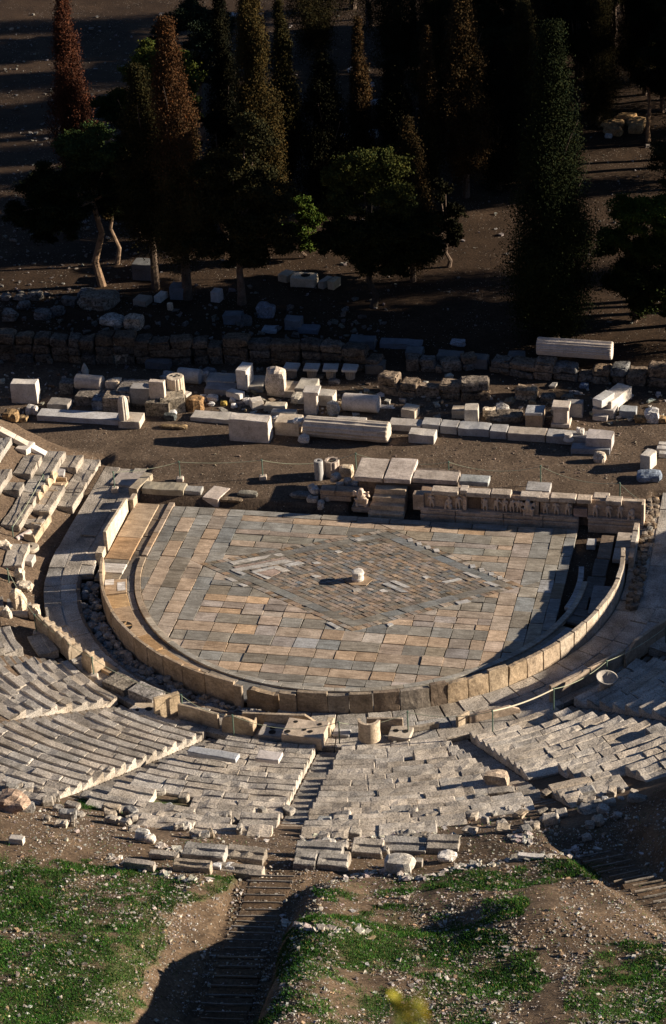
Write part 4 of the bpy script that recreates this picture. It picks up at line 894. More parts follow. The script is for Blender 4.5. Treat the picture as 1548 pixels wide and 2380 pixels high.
def figure(x, y, z, h, pose='stand', head=True, lean=0., arm=0, face=0, lab=None):
    m = MB(); c = jit((.43, .34, .27), .05, .02); s = h; o = np.array([x, y, z])
    def T(pts, r): addtube(m, [o+np.array(p)*s for p in pts], np.array(r)*s, c, 8)
    if pose == 'stand':
        hip = (.0+lean*.3, 0, .50); ch = (lean, 0, .74); nk = (lean*1.05, 0, .84)
        T([hip, (lean*.6, -.02, .62), ch, nk, (lean*1.1, 0, .87)], [.105, .095, .13, .06, .05])
        for sd in (-1, 1): T([(hip[0]+sd*.06, 0, .50), (sd*(.09), -.05+.02*sd, .28), (sd*.10, 0, .03), (sd*.11, -.06, .01)], [.085, .06, .035, .04]); T([(ch[0]+sd*.13, 0, .79), (ch[0]+sd*(.19+.04*arm*sd), -.03, .62), (ch[0]+sd*(.12+.1*arm), -.06, .48+.1*arm*sd)], [.055, .045, .032])
        T([(-.1, .03, .45), (-.12, .05, .1)], [.07, .05]); T([(.1, .03, .45), (.13, .05, .06)], [.06, .05])
        if head: V, F = rock(.15*s, .17*s, .19*s, amp=.05, n=3); m.add(V, F, c, o+np.array([lean*1.15, -.01, .86])*s)
    elif pose == 'sit':
        T([(0, .02, .33), (.02, -.02, .5), (.0, 0, .68), (0, -.01, .78)], [.14, .13, .15, .06])
        for sd in (-1, 1): T([(sd*.07, 0, .36), (-.2+sd*.04, -.14, .36), (-.22+sd*.05, -.14, .04), (-.3+sd*.05, -.16, .02)], [.1, .075, .045, .045]); T([(sd*.15, 0, .68), (sd*.17-.04, -.08, .5), (-.1+sd*.1, -.18, .42)], [.06, .05, .035])
        T([(.05, 0, .3), (.05, .02, 0)], [.18, .16])
        if head: V, F = rock(.18*s, .19*s, .22*s, amp=.05, n=3); m.add(V, F, c, o+np.array([0, -.02, .78])*s)
    else:   # crouching, arms raised bearing the deck
        T([(0, .05, .22), (0, -.02, .45), (0, -.05, .66), (0, -.08, .76)], [.2, .21, .24, .1])
        for sd in (-1, 1): T([(sd*.12, .05, .25), (sd*.26, -.2, .42), (sd*.2, -.08, .06), (sd*.22, -.18, .03)], [.14, .11, .07, .07]); T([(sd*.22, 0, .68), (sd*.36, -.06, .55), (sd*.34, -.08, .8)], [.1, .08, .06])
        V, F = rock(.24*s, .26*s, .28*s, amp=.05, n=3); m.add(V, F, c, o+np.array([0, -.14, .72])*s); T([(-.3, .0, .03), (.3, .0, .03)], [.1, .1])
    ob = m.build('carved_figure', M_FIG, B); md = ob.modifiers.new('fuse', 'REMESH'); md.mode = 'VOXEL'; md.voxel_size = .022*h/.7; md.use_smooth_shade = True
    if lab: ob['label'] = lab
for (x, p, ln, am, hd) in [(1.75, 'stand', .0, 0, 0), (2.3, 'stand', -.05, 1, 1), (3.1, 'sit', 0, 0, 1), (3.5, 'stand', .05, 1, 0), (4.75, 'stand', -.04, 0, 0), (5.25, 'stand', .08, 1, 1), (5.65, 'stand', 0, 0, 1), (5.98, 'stand', .05, 1, 0), (6.3, 'stand', 0, 1, 0), (7.5, 'stand', .03, 0, 0), (8.0, 'stand', -.06, 1, 0), (8.5, 'stand', .04, 0, 0), (9.75, 'stand', .05, 1, 0), (10.35, 'stand', 0, 1, 0), (10.85, 'stand', .0, 0, 1), (11.4, 'sit', 0, 0, 0)]:
    figure(x, 5.12, .37, .72 if p == 'stand' else .66, p, bool(hd), ln, am)
figure(6.72, 5.1, .3, .86, 'crouch', lab='crouching bearer figure set in the relief'); figure(-.98, 5.25, .18, .98, 'crouch', lab='crouching bearer figure left of the steps')
bpart('figure_block', -1.45, 5.0, -.55, 5.7, -.1, .2, (.3, .24, .19), c=.08, chip=1.)
for i, (x, y, s, l) in enumerate([(-3.35, 5.5, .5, 'white broken lump at the left foot of the stage rubble'), (-3.3, 5.9, .42, 'small pale lump above the white broken one'), (-2.9, 5.2, .38, 'pale chunk before the low course'), (-3.5, 6.3, .42, 'angular pale stone at the stage rubble end'), (-2.6, 5.7, .4, 'grey chunk at left end of the low course'), (-2.5, 6.8, .5, 'grey stone between hollow drum and deck slab'), (-1.9, 6.6, .42, 'small grey stone beneath the stump'), (-1.5, 6.5, .36, 'little shaded stone by the deck slab'), (-2.2, 6.3, .34, 'dark small stone over the low course')]):
    V, F = rock(s, s*.8, s*.8, n=3); m = MB(); p = np.array([x, y, [.0, .3, .0, .2, .1, .55, .5, .5, .5][i]]); m.add(V, F, jit((.42, .38, .34), .1), p, Rz(i*50)); tag(m.build('stage_rubble', M_RUB, loc=p), l, 'stone', 'rubble at the left of the stage')
dr('hollow_shaft', 'column drum', 'narrow upright hollow grey drum left of the stage steps', 740, 1118, 21, 44, lying=False, hole=.1, col=(.38, .37, .36), rough=.004)
dr('hollow_drum', 'column drum', 'wide hollow pinkish drum right of the narrow one', 769, 1112, 36, 36, lying=False, hole=.22, col=(.46, .37, .3), flute=10, rough=.01); rk('broken drum stump right of the hollow drum', 803, 1112, 32, 32, name='drum_stump', cat='stump', col=(.48, .4, .3), amp=.15)
# left stage end
bx('marble_block', 'block', 'lone pale block lying on the orchestra edge left of the stage', 489, 1176, 42, 17, 30, yaw=-14, col=(.56, .48, .42)); bx('flat_slab', 'slab', 'pale flat slab with raised rim where the rope post stands', 288, 1140, 72, 12, 30, yaw=-8, col=(.38, .33, .29)); bx('wall_block', 'block', 'rough block under the right side of the flat slab', 310, 1160, 22, 24, 40, yaw=-12, col=(.36, .3, .22), chip=1.)
bx('threshold_beam', 'stone beam', 'long rough beam at the back left edge of the orchestra', 378, 1150, 100, 12, 18, col=(.33, .29, .22), amp=.03, chip=1); bx('threshold_block', 'block', 'worn block right of the long rough beam', 447, 1150, 40, 8, 14, col=(.33, .31, .28), amp=.03, chip=1); rk('flat shaded rock before the stage left end', 700, 1160, 50, 12, col=(.16, .15, .14)); rk('low flat rock left of the shaded one', 575, 1156, 44, 10, col=(.22, .2, .16)); rk('brown broken edge stone behind orchestra', 530, 1168, 60, 8, col=(.22, .17, .12), mat=M_CONG)

# ---- thrones, low screens and marble pieces of the front row
TH = (.46, .37, .27)
def bench(label, p1, p2, n, side=1, sh=.45, dep=.55, bh=1.0, bth=.14, z=.06, col=TH, backs=True, name='throne_bench', cat='throne'):
    """p1,p2: photo positions of the foot of the back; seats project to side*normal"""
    a, b = bp(*p1, z), bp(*p2, z); L = hypot(*(b-a)[:2]); yw = math.degrees(math.atan2((b-a)[1], (b-a)[0])); R = Rz(yw); e = empty(name, a, label, cat)
    w = L/n
    for i in range(n):
        m = MB(); c = jit(col, .05, .02)
        V, F = rbox(w-.015, dep, sh-.07, .02, .008, n=(3, 3, 2)); V[:, 2] += 0; m.add(V, F, c, a+R@np.array([w*(i+.5), side*(dep/2+bth), 0]), R)
        for q in (0, 1):
            V, F = rbox(.07, dep*.9, sh*.5, .02, .006, n=(1, 3, 2)); m.add(V, F, c, a+R@np.array([w*(i+q)+(.045 if q == 0 else -.045), side*(dep*.45+bth), sh-.09]), R)
        if not backs:
            V, F = rbox(w-.02, .06, .1, .01, .004); m.add(V, F, c, a+R@np.array([w*(i+.5), side*(dep+bth-.05), sh-.08]), R)
        m.build('seat', M_BARR, e)
        if backs:
            m = MB(); V, F = rbox(w-.012, bth, bh, .03, .008, n=(10, 1, 6)); u = V[:, 0]/(w/2); k = V[:, 2] > sh
            f = (V[:, 2]-sh)/(bh-sh); V[:, 2] -= np.where(k, f*(.26*np.abs(u)**2.2), 0); V[:, 1] += np.where(k, side*-.0+side*(np.abs(u)**2)*.14*f, 0)
            m.add(V, F, c, a+R@np.array([w*(i+.5), side*bth/2, 0]), R); m.build('backrest', M_BARR, e)
    return e
def screen(label, p1, p2, h, th=.14, z=.06, col=TH, name='upright_slab', cat='slab', drop=(0, 0), chip=.6):
    a, b = bp(*p1, z), bp(*p2, z); L = hypot(*(b-a)[:2]); yw = math.degrees(math.atan2((b-a)[1], (b-a)[0]))
    V, F = rbox(L, th, h, .02, .012, n=(max(6, int(L*5)), 1, 5), chip=chip); f = V[:, 0]/L; k = V[:, 2] > h*.5; V[:, 2] -= np.where(k, np.where(f < -.3, drop[0]*(-.3-f)/.2, 0)+np.where(f > .3, drop[1]*(f-.3)/.2, 0), 0)
    m = MB(); m.add(V, F, jit(col, .05, .02), (a+b)/2, Rz(yw)); return tag(m.build(name, M_BARR, loc=(a+b)/2), label, cat)
bench('five linked marble thrones seen from behind at the left of the passage', (84, 1470), (160, 1535), 5, side=1)
bench('single marble throne seen from behind, right of the five linked ones', (190, 1552), (214, 1570), 1, side=1)
bx('footstone', 'slab', 'orange slab on the ground in front of the single throne', 238, 1562, 50, 6, 16, yaw=-35, z=.06, col=(.45, .33, .21))
bench('four linked thrones with carved backs and sunlit fronts at the upper left', (84, 1196), (128, 1132), 4, side=-1, col=(.54, .43, .3)); bench('double low seat without backs under the rope, upper left', (50, 1268), (88, 1212), 2, side=-1, backs=False, col=(.52, .42, .3))
bx('bench_block', 'block', 'left of two smooth grey blocks behind the carved thrones', 133, 1126, 34, 20, 26, yaw=10, z=.06, col=(.42, .4, .4)); bx('bench_block', 'block', 'pale bench block with curved sunlit front near the parodos', 153, 1106, 30, 20, 28, yaw=8, z=.06, col=(.56, .48, .42)); rk('white marble lump beside the two bench blocks', 134, 1094, 32, 24, z=.1, col=(.5, .49, .48))
dr('column_piece', 'column piece', 'short round pillar piece lying by the double low seat', 60, 1254, 15, 46, yaw=62, z=.3, col=(.52, .44, .4)); dr('stone_ring', 'ring', 'round hollow stone ring on the ground at left', 65, 1290, 40, 12, lying=False, hole=.12, z=.06, col=(.5, .44, .36)); bx('small_block', 'block', 'small square pale block below the stone ring', 59, 1318, 32, 14, 16, z=.06, col=(.48, .44, .4)); bx('small_block', 'block', 'small tilted block left of the stone ring', 40, 1280, 26, 16, 16, yaw=30, z=.06, col=(.42, .4, .38))
for (x, y, w_, h, l) in [(10, 1300, 34, 44, 'angular white rock at the left edge by the thin post'), (40, 1425, 34, 62, 'tall broken white rock fragment at the left edge'), (45, 1360, 24, 40, 'small headless torso-like fragment at left'), (55, 1376, 36, 18, 'flat brown chunk beside the torso-like fragment'), (78, 1440, 26, 36, 'jagged pale fragment at the end of the five thrones'), (12, 1452, 26, 44, 'rough grey boulder at the left edge below the fragment')]: rk(l, x, y, w_, h, name='marble_fragment', cat='fragment', z=.1, col=(.54, .46, .36), amp=.35)
dr('column_piece', 'column piece', 'stubby pillar piece lying left of the five thrones', 45, 1440, 17, 42, yaw=8, z=.1, col=(.42, .36, .3))
bx('marble_block', 'block', 'tall white box-shaped block with blazing right side at upper left', 52, 1084, 30, 40, 20, yaw=-12, z=.5, col=(.60, .55, .5))
screen('low plain screen slab between the upright partition and the box throne', (417, 1670), (510, 1694), .72)
bench('box-shaped throne back with sunlit right end below the low screen', (516, 1702), (590, 1712), 1, side=1, bh=.82, dep=.4)
bx('wall_block', 'block', 'left long dark block of the low line before the partition', 262, 1610, 70, 16, 28, yaw=-30, z=.06, col=(.27, .24, .2), mat=M_CONG); bx('wall_block', 'block', 'right grey block of the low line before the partition', 326, 1634, 76, 18, 26, yaw=-26, z=.06, col=(.32, .3, .28), mat=M_CONG)
screen('tall smooth orange partition slab standing across the front row', (361, 1672), (419, 1656), 1.0, th=.2, col=(.54, .42, .28), name='partition_slab', chip=.2)
bx('socket_block', 'block', 'block with two large dark sockets left of the partition slab', 333, 1675, 52, 12, 30, yaw=8, z=.1, col=(.50, .41, .30), holes=[(-.26, -.05, .14), (.2, .0, .15)])
screen('long throne back with a slanted right end in front of the barrier', (565, 1688), (748, 1694), .66, drop=(0, .5)); bx('socket_slab', 'slab', 'grey slab with a star-shaped socket, lower front row', 628, 1722, 58, 12, 30, z=.12, yaw=-4, col=(.4, .37, .34), holes=[(-.05, .1, .12), (.02, -.22, .15)])
bx('socket_block', 'block', 'large smooth block with five small sockets beside the central stair', 702, 1738, 98, 26, 40, z=.1, yaw=-3, col=(.46, .38, .30), holes=[(-.3, .3, .1), (.3, .3, .09), (-.38, -.3, .12), (0, -.1, .08), (.16, -.16, .1)])
bx('throne_fragment', 'throne', 'narrow throne side between the socket block and the rope post', 762, 1712, 16, 20, 26, z=.1, col=(.5, .4, .28)); bx('threshold_slab', 'slab', 'pale threshold slab at the foot of the central stair', 792, 1712, 40, 4, 16, z=.12, col=(.42, .4, .38))
# curved pedestal
P = bp(855, 1728, .35); m = MB(); th_ = np.linspace(radians(182), radians(358), 15); ro, ri = .43, .33; Vv = []; 
for zz in (0, .12, .45, .48, .86, .9):
    k = 1.05 if zz in (0, .12, .86, .9) else 1.
    Vv += [(ro*k*cos(t), ro*k*sin(t), zz) for t in th_]
V = np.array(Vv); n_ = 15; F = [(i*n_+j, i*n_+j+1, (i+1)*n_+j+1, (i+1)*n_+j) for i in range(5) for j in range(n_-1)]
m.add(V, F, (.52, .42, .31), P+np.array([0, .4, 0])); V2 = V*np.array([.74, .74, 1]); m.add(V2, [f[::-1] for f in F], (.5, .4, .3), P+np.array([0, .4, 0]))
Vt = np.concatenate([V[-n_:], V2[-n_:]]); m.add(Vt, [(j, j+1, n_+j+1, n_+j) for j in range(n_-1)], (.52, .42, .31), P+np.array([0, .4, 0]))
for j in (0, n_-1):
    Vs = np.concatenate([V[j::n_], V2[j::n_]]); m.add(Vs, [(i, i+1, 6+i+1, 6+i) for i in range(5)], (.56, .46, .34), P+np.array([0, .4, 0]))
tag(m.build('curved_throne_back', M_BARR, loc=P), 'smooth curved throne back like a half drum right of the central stair', 'throne', smooth) if False else tag(m.build('curved_throne_back', M_BARR, loc=P, smooth=True), 'smooth curved throne back like a half drum right of the central stair', 'throne')
bx('socket_slab', 'slab', 'slab with two round sockets right of the curved throne back', 926, 1722, 52, 8, 28, z=.3, yaw=-2, col=(.42, .36, .29), holes=[(-.22, .02, .12), (.22, .06, .12)])
screen('pair of plain throne backs behind the slab with two sockets', (853, 1704), (938, 1704), .72, col=(.42, .33, .24)); screen('low broken kerb right of the pair of throne backs', (940, 1704), (1020, 1690), .25, col=(.36, .31, .25))
screen('low broken slab in shade right of the kerb, near the left rope post', (1062, 1690), (1090, 1675), .5); screen('long low shaded screen behind the left rope post at right', (1090, 1680), (1208, 1655), .42, col=(.38, .3, .23), drop=(.1, .25)); screen('long curved-looking shaded throne back left of the tall slab at right', (1278, 1630), (1366, 1590), .75, col=(.42, .33, .25), drop=(0, 0)); screen('shaded throne back with a diagonal lit corner at right', (1366, 1590), (1451, 1543), .75, col=(.42, .34, .26)); screen('tall notched slab with orange edge at the right edge', (1452, 1552), (1560, 1478), 1.0, col=(.46, .36, .26), drop=(.55, 0)); screen('short dark throne side by the right rope post', (1282, 1634), (1290, 1620), .6)
# marble basin
P = surf(1402, 1628)+np.array([0, 0, .32]); e = empty('basin', P, 'broken white marble basin shaped like a bowl on a foot, right cavea', 'basin')
m = MB(); V, F = lathe([(.32, 0), (.26, .12), (.24, .3), (.34, .42), (.46, .62), (.5, .72), (.44, .72), (.3, .52), (.05, .48)], 24, rough=.015); m.add(V*np.array([.9, .9, .9]), F, (.38, .35, .31), P+np.array([0, .4, -.05]), Rz(0, 6, 9)); m.build('bowl', M_MARB, e, smooth=True)  # marble darkened so its colour holds the shade it stands in
# coping wall of the parodos at the far left
a, b = bp(104, 1062, .75), bp(-40, 984, 2.4); L = np.linalg.norm(b-a); yw = math.degrees(math.atan2((b-a)[1], (b-a)[0])); tl = -math.degrees(math.atan2(b[2]-a[2], hypot(*(b-a)[:2])))
e = empty('parodos_wall', a, 'sloping bright white coping wall at the far left above the bare ground', 'wall'); k = 4
for i in range(k):
    V, F = rbox(L/k-.02, .42, .22, .02, .01, n=(6, 2, 1)); V[:, 0] += L/k*(i+.5); m = MB(); m.add(V, F, jit((.60, .53, .46), .04), a, Rz(yw, 0, tl)); m.build('coping_slab', M_MARB, e)
    V, F = rbox(L/k-.02, .34, 1.6, .02, .02, n=(6, 1, 4)); V[:, 0] += L/k*(i+.5); V[:, 2] -= 1.62; m = MB(); m.add(V, F, jit((.36, .31, .25), .06), a, Rz(yw, 0, tl)); m.build('wall_face', M_SEAT, e)
# ---- rope posts
POSTS = {}
def post(k, x, y, label, h=1.02, stone=True, z=None, col=(.08, .13, .10)):
    P = surf(x, y) if z is None else bp(x, y, z); e = empty('rope_post', P, label, 'post', 'rope barrier posts'); m = MB(); addtube(m, [P, P+np.array([RNG.normal(0, .015), 0, h])], .028, col, 8); addtube(m, [P+np.array([0, 0, h-.06]), P+np.array([0, 0, h+.02])], .04, col, 8); m.build('pole', M_METAL, e)
    if stone: m = MB(); V, F = rbox(.34, .3, .24, .05, .02); m.add(V, F, (.48, .41, .34), P+np.array([0, 0, -.05]), Rz(10)); m.build('base_stone', M_MARB, e)
    POSTS[k] = P+np.array([0, 0, h-.03])
post('a', 267, 1141, 'post on the flat slab at the left of the orchestra', z=.12); post('b', 419, 1117, 'post on the bare stage ground, left one of two'); post('c', 611, 1113, 'post on the bare stage ground with white foot, right one of two')
post('d', 829, 1098, 'post behind the left deck slab of the stage', stone=False); post('e', 1044, 1118, 'post behind the end of the second deck slab', stone=False); post('f', 1257, 1128, 'post behind the stage cornice, right of centre', stone=False); post('g', 1440, 1168, 'post behind the last cornice block', stone=False); post('h', 1497, 1212, 'post at the right end of the stage front', stone=False, z=.14)
post('i', 1145, 1702, 'left white-roped post above the right wedge', stone=False, z=.6); post('j', 1287, 1650, 'second post along the rope at right, in shade', stone=False, z=.4); post('k', 1410, 1585, 'third post along the rope behind the shaded throne back', z=.1); post('l', 1547, 1505, 'last post cut by the right edge of the photo', z=.1)
post('m', 949, 1704, 'post at the right end of the slab with two sockets', stone=False, z=.3); post('n', 789, 1728, 'post at the foot of the central stair', stone=False, z=.3); post('o', 544, 1712, 'post in front of the box-shaped throne', stone=False, z=.1); post('p', 425, 1664, 'post beside the orange partition slab', z=.06); post('q', 219, 1576, 'post with stone foot beside the single throne', z=.06); post('r', 86, 1476, 'post at the left end of the five thrones', z=.06); post('s', 22, 1368, 'thin post at the left edge near the torso fragment', z=.06); post('t', 34, 1270, 'thin post by the double low seat', z=.06); post('u', 105, 1148, 'thin post behind the four carved thrones', z=.3, stone=False)
def rope(a, b, sag, label, r=.012, col=(.35, .38, .27)):
    A, Bq = POSTS[a], POSTS[b]; t = np.linspace(0, 1, 13); p = A+(Bq-A)*t[:, None]; p[:, 2] -= sag*4*t*(1-t); m = MB(); addtube(m, p, r, col, 6); return tag(m.build('rope', M_ROPE, loc=A), label, 'rope', 'barrier ropes')
for (a, b, s, l) in [('a', 'b', .12, 'rope from the flat slab post to the first stage ground post'), ('b', 'c', .1, 'faint rope between the two posts on the stage ground'), ('c', 'd', .35, 'rope from the white-footed post towards the deck slab'), ('d', 'e', .3, 'rope behind the two big deck slabs'), ('e', 'f', .35, 'rope behind the relief panels'), ('f', 'g', .3, 'rope behind the right cornice blocks'), ('g', 'h', .08, 'rope sloping down to the right stage end'), ('j', 'k', .22, 'rope in shade between second and third right posts'), ('k', 'l', .15, 'shaded rope to the right edge'), ('m', 'i', .25, 'rope from the socket slab post to the white-roped post'), ('n', 'm', .3, 'rope before the curved throne back'), ('o', 'n', .45, 'rope across the large socket block'), ('p', 'o', .25, 'rope from the partition to the box-shaped throne'), ('q', 'p', .3, 'long pale rope over the rubble channel'), ('r', 'q', .2, 'rope above the five linked thrones'), ('s', 'r', .15, 'rope from the left edge to the five thrones'), ('t', 'u', .1, 'rope slanting up behind the double low seat')]: rope(a, b, s, l)
rope('i', 'j', .12, 'bright cream rope sagging between the two posts at right', r=.03, col=(.6, .55, .42))
# ------------------------------------------------------------------ trees
def cards(P, s, nrm=None, up=.3, seed=0):
    r = np.random.default_rng(seed); n = len(P); u = r.normal(size=(n, 3)); u[:, 2] += up; u /= np.linalg.norm(u, axis=1)[:, None]
    v = np.cross(u, r.normal(size=(n, 3))); v /= np.linalg.norm(v, axis=1)[:, None]+1e-9; s = np.broadcast_to(s, n)[:, None]
    V = np.stack([P-u*s, P+v*s*.55, P+u*s, P-v*s*.55], 1).reshape(-1, 3); F = np.arange(4*n).reshape(-1, 4); return V, F
def tube_tree(mb, pts, r, col): addtube(mb, pts, r, col, 7)
TREEM = {}
DK = .5
def crown_col(n, c, var, seed, k0=None):
    c = np.array(c)*(DK if k0 is None else k0)
    r = np.random.default_rng(seed); k = 1+r.normal(0, var*.6, n); h = r.normal(0, .12, n)
    return np.clip(np.stack([c[0]*k*(1+h), c[1]*k, c[2]*k*(1-h)], -1), .003, .5)
def cypress(name, label, cat, base, h, wd, col, tip=None, trunk=.1, seed=1, dens=1., group=None, ragged=.5, tap=.72):
    e = empty(name, base, label, cat, group); r = np.random.default_rng(seed); z0 = h*trunk
    m = MB(); rt = max(.13, h*.014); addtube(m, [base+np.array([0, 0, -.3]), base+np.array([.05, 0, z0]), base+np.array([0, 0, h*.5]), base+np.array([0, 0, h*.95])], [rt*1.4, rt, rt*.6, .03], (.10, .07, .05), 8)
    for i in range(14):
        z = z0+(h-z0)*r.uniform(.02, .6); a = r.uniform(0, 2*pi); L = wd*.38*r.uniform(.5, 1); addtube(m, [base+np.array([0, 0, z]), base+np.array([cos(a)*L*.5, sin(a)*L*.5, z+L*.6]), base+np.array([cos(a)*L, sin(a)*L, z+L*1.8])], [.05, .035, .012], (.09, .065, .05), 5)
    m.build('trunk', M_BARK, e)
    N = int(7500*dens*(h-z0)*wd/4); nc = int(70+h*5); tc = r.beta(1.05, 1.25, nc); ac = r.uniform(0, 2*pi, nc)
    prof = lambda t: np.minimum(1, (t+.03)*4.5)**.55*np.clip(1-t, 0, 1)**tap*(1-.15*t)
    rc = wd/2*prof(tc)*(.45+.68*r.random(nc)*(1+ragged*.3)); cx, cy, cz = np.cos(ac)*rc, np.sin(ac)*rc, z0+(h-z0)*tc
    i = r.integers(nc, size=N); sw = wd*(.05+.045*(1-tc[i])); P = np.stack([cx[i]+r.normal(0, 1, N)*sw, cy[i]+r.normal(0, 1, N)*sw, cz[i]+r.normal(0, 1, N)*(.32+.022*h)*(1-.5*tc[i])], -1)
    n3 = int(N*.35); t3 = r.beta(1.1, 1.4, n3); a3 = r.uniform(0, 6.28, n3); r3 = wd/2*prof(t3)*np.sqrt(r.random(n3))*.7; P = np.concatenate([P, np.stack([np.cos(a3)*r3, np.sin(a3)*r3, z0+(h-z0)*t3], -1)])
    P = P[P[:, 2] < h]; t = np.clip((P[:, 2]-z0)/(h-z0), 0, 1); n = len(P)
    c = crown_col(n, col, .25, seed)
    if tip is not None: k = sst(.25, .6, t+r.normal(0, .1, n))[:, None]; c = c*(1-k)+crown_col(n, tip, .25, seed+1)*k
    V, F = cards(P, r.uniform(.03, .07, n), up=1.2, seed=seed); m = MB(); m.add(V, F, np.repeat(c, 4, 0), base); m.build('crown', M_LEAF, e)
    return e
def broad(name, label, cat, base, h, wd, col, trunk=.3, seed=1, dens=1., blobs=None, bend=.5, group=None, flat=.75, top=None, ntr=1, tcol=(.13, .09, .065)):
    e = empty(name, base, label, cat, group); r = np.random.default_rng(seed); z0 = h*trunk; ch = h-z0
    if blobs is None:
        blobs = []
        for i in range(9):
            a = r.uniform(0, 2*pi); k = r.uniform(.1, .62); t = r.uniform(.12, .82); w_ = wd*r.uniform(.22, .34)*(1.1-.35*t); blobs.append((cos(a)*wd/2*k, sin(a)*wd/2*k, z0+ch*t, w_))
        blobs.append((0, 0, z0+ch*.8, wd*.24)); blobs.append((0, 0, z0+ch*.35, wd*.33))
    m = MB(); rt = max(.12, h*.02); b1 = np.array([bend*.35, 0, z0*.35]); b2 = np.array([-bend*.2, .1, z0*.75]); b3 = np.array([bend*.2, 0, z0+ch*.2])
    addtube(m, [base+np.array([0, 0, -.3]), base+b1, base+b2, base+b3], [rt*1.35, rt, rt*.85, rt*.7], tcol, 8)
    for (x, y, z, w_) in blobs: addtube(m, [base+b3*.95, base+np.array([x*.5, y*.5, (b3[2]+z)/2]), base+np.array([x, y, z])], [rt*.45, rt*.28, .03], tcol, 5)
    m.build('trunk', M_BARK, e)
    PP = []
    for j, (x, y, z, w_) in enumerate(blobs):
        n = int(1900*dens*w_*w_); ns = 26; d = r.normal(size=(ns, 3)); d /= np.linalg.norm(d, axis=1)[:, None]; d *= (w_*.46*r.uniform(.45, 1.3, ns))[:, None]; sr = w_*r.uniform(.07, .15, ns)
        i = r.integers(ns, size=n); p = d[i]+r.normal(size=(n, 3))*sr[i][:, None]*np.array([.75, .75, .5]); n3 = n//5; q3 = r.normal(size=(n3, 3))*w_*.15; p = np.concatenate([p, q3]); p[:, 2] *= flat; PP.append(p+np.array([x, y, z]))
    P = np.concatenate(PP); n = len(P); c = crown_col(n, col, .25, seed)
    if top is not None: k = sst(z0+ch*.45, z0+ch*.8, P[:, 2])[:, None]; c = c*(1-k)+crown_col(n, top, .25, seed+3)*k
    V, F = cards(P, r.uniform(.035, .09, n), up=.6, seed=seed); m = MB(); m.add(V, F, np.repeat(c, 4, 0), base); m.build('crown', M_LEAF, e)
    return e
def hfor(P, ytop):
    lo, hi = 0., 60.
    for _ in range(30):
        m = (lo+hi)/2
        if proj(P+np.array([0, 0, m]))[1] > ytop: lo = m
        else: hi = m
    return lo
def T(kind, px, py, ytop, wpx, name, label, cat, col, **k):
    P = surf(px, py); h = hfor(P, ytop); wd = wpx/pxm(P+np.array([0, 0, h/2])); 
    f = cypress if kind == 'c' else broad
    if 'blobs' in k: # given in photo pixels relative to the base : dx, height y, depth m, diameter px
        s = pxm(P); k['blobs'] = [(dx/s, dy, hfor(P, yy), w_/s*.70) for (dx, yy, dy, w_) in k['blobs']]
    return f(name, label, cat, P, h, wd, col, **k)
OL = (.075, .062, .026); BR = (.095, .058, .028); DG = (.030, .038, .018); RUST = (.15, .062, .04); GRN_ = (.075, .105, .030); BRT = (.10, .15, .03)
T('c', 188, 455, -14, 112, 'rust_cypress', 'dead rust-red cypress at the upper left, standing against the striped ground', 'cypress', RUST, trunk=.15, seed=11, dens=1.2, ragged=.8)
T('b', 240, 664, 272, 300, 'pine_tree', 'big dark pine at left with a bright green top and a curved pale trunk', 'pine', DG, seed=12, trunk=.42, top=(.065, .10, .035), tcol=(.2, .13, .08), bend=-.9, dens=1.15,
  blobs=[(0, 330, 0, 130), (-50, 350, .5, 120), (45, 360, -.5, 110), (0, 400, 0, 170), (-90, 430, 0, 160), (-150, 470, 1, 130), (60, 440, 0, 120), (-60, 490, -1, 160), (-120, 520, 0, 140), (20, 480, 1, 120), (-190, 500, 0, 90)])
T('b', 270, 614, 395, 84, 'brown_tree', 'small brown-leaved tree on a thin bent trunk beside the big left pine', 'tree', (.075, .055, .028), seed=13, trunk=.5, tcol=(.22, .15, .1), bend=.8)
T('c', 436, 694, 40, 158, 'tall_cypress', 'tall cypress at centre left with a rusty brown upper half', 'cypress', OL, tip=(.12, .06, .03), trunk=.19, seed=14, dens=1.2, ragged=.8, tap=.95)
T('c', 362, 670, 150, 150, 'dark_cypress', 'dark cypress just left of the rusty-topped one, with a bare thin trunk', 'cypress', (.05, .045, .02), trunk=.25, seed=15, ragged=.7)
T('b', 562, 706, 262, 290, 'broad_tree', 'broad dark tree with drooping branches, bare straight trunk, centre left', 'tree', (.055, .052, .024), seed=16, trunk=.22, bend=.1, dens=1.1, blobs=[(40, 290, 0, 90), (60, 330, 0, 110), (0, 380, 0, 130), (-50, 400, 0, 120), (60, 420, 0, 150), (100, 470, 0, 130), (-30, 470, 0, 160), (30, 520, 0, 180), (100, 555, 0, 120), (-70, 560, 0, 130), (20, 590, 0, 140)])
T('b', 402, 560, 95, 210, 'yellow_green_pine', 'yellow-green pine showing behind the rusty-topped cypress', 'pine', (.03, .04, .015), seed=17, trunk=.35, top=(.11, .13, .03), blobs=[(-20, 135, 0, 110), (40, 140, 0, 100), (-60, 170, 0, 90), (65, 180, 0, 100), (0, 190, 0, 140), (-110, 250, 0, 130), (-60, 300, 0, 150), (40, 260, 0, 150), (-90, 360, 0, 130), (0, 380, 0, 150)])
T('b', 470, 330, -30, 170, 'blue_green_tree', 'blue-green tree at the top edge behind the rusty-topped cypress', 'tree', (.04, .055, .035), seed=18, trunk=.2, blobs=[(0, 30, 0, 130), (50, 60, 0, 110), (-60, 70, 0, 100), (20, 100, 0, 130), (-90, 110, 0, 90), (0, 160, 0, 120)])
T('c', 616, 560, -110, 118, 'tall_cypress', 'very tall olive-brown cypress cut by the top edge, left of the middle', 'cypress', (.085, .062, .024), trunk=.1, seed=19, dens=1.2, ragged=.5)
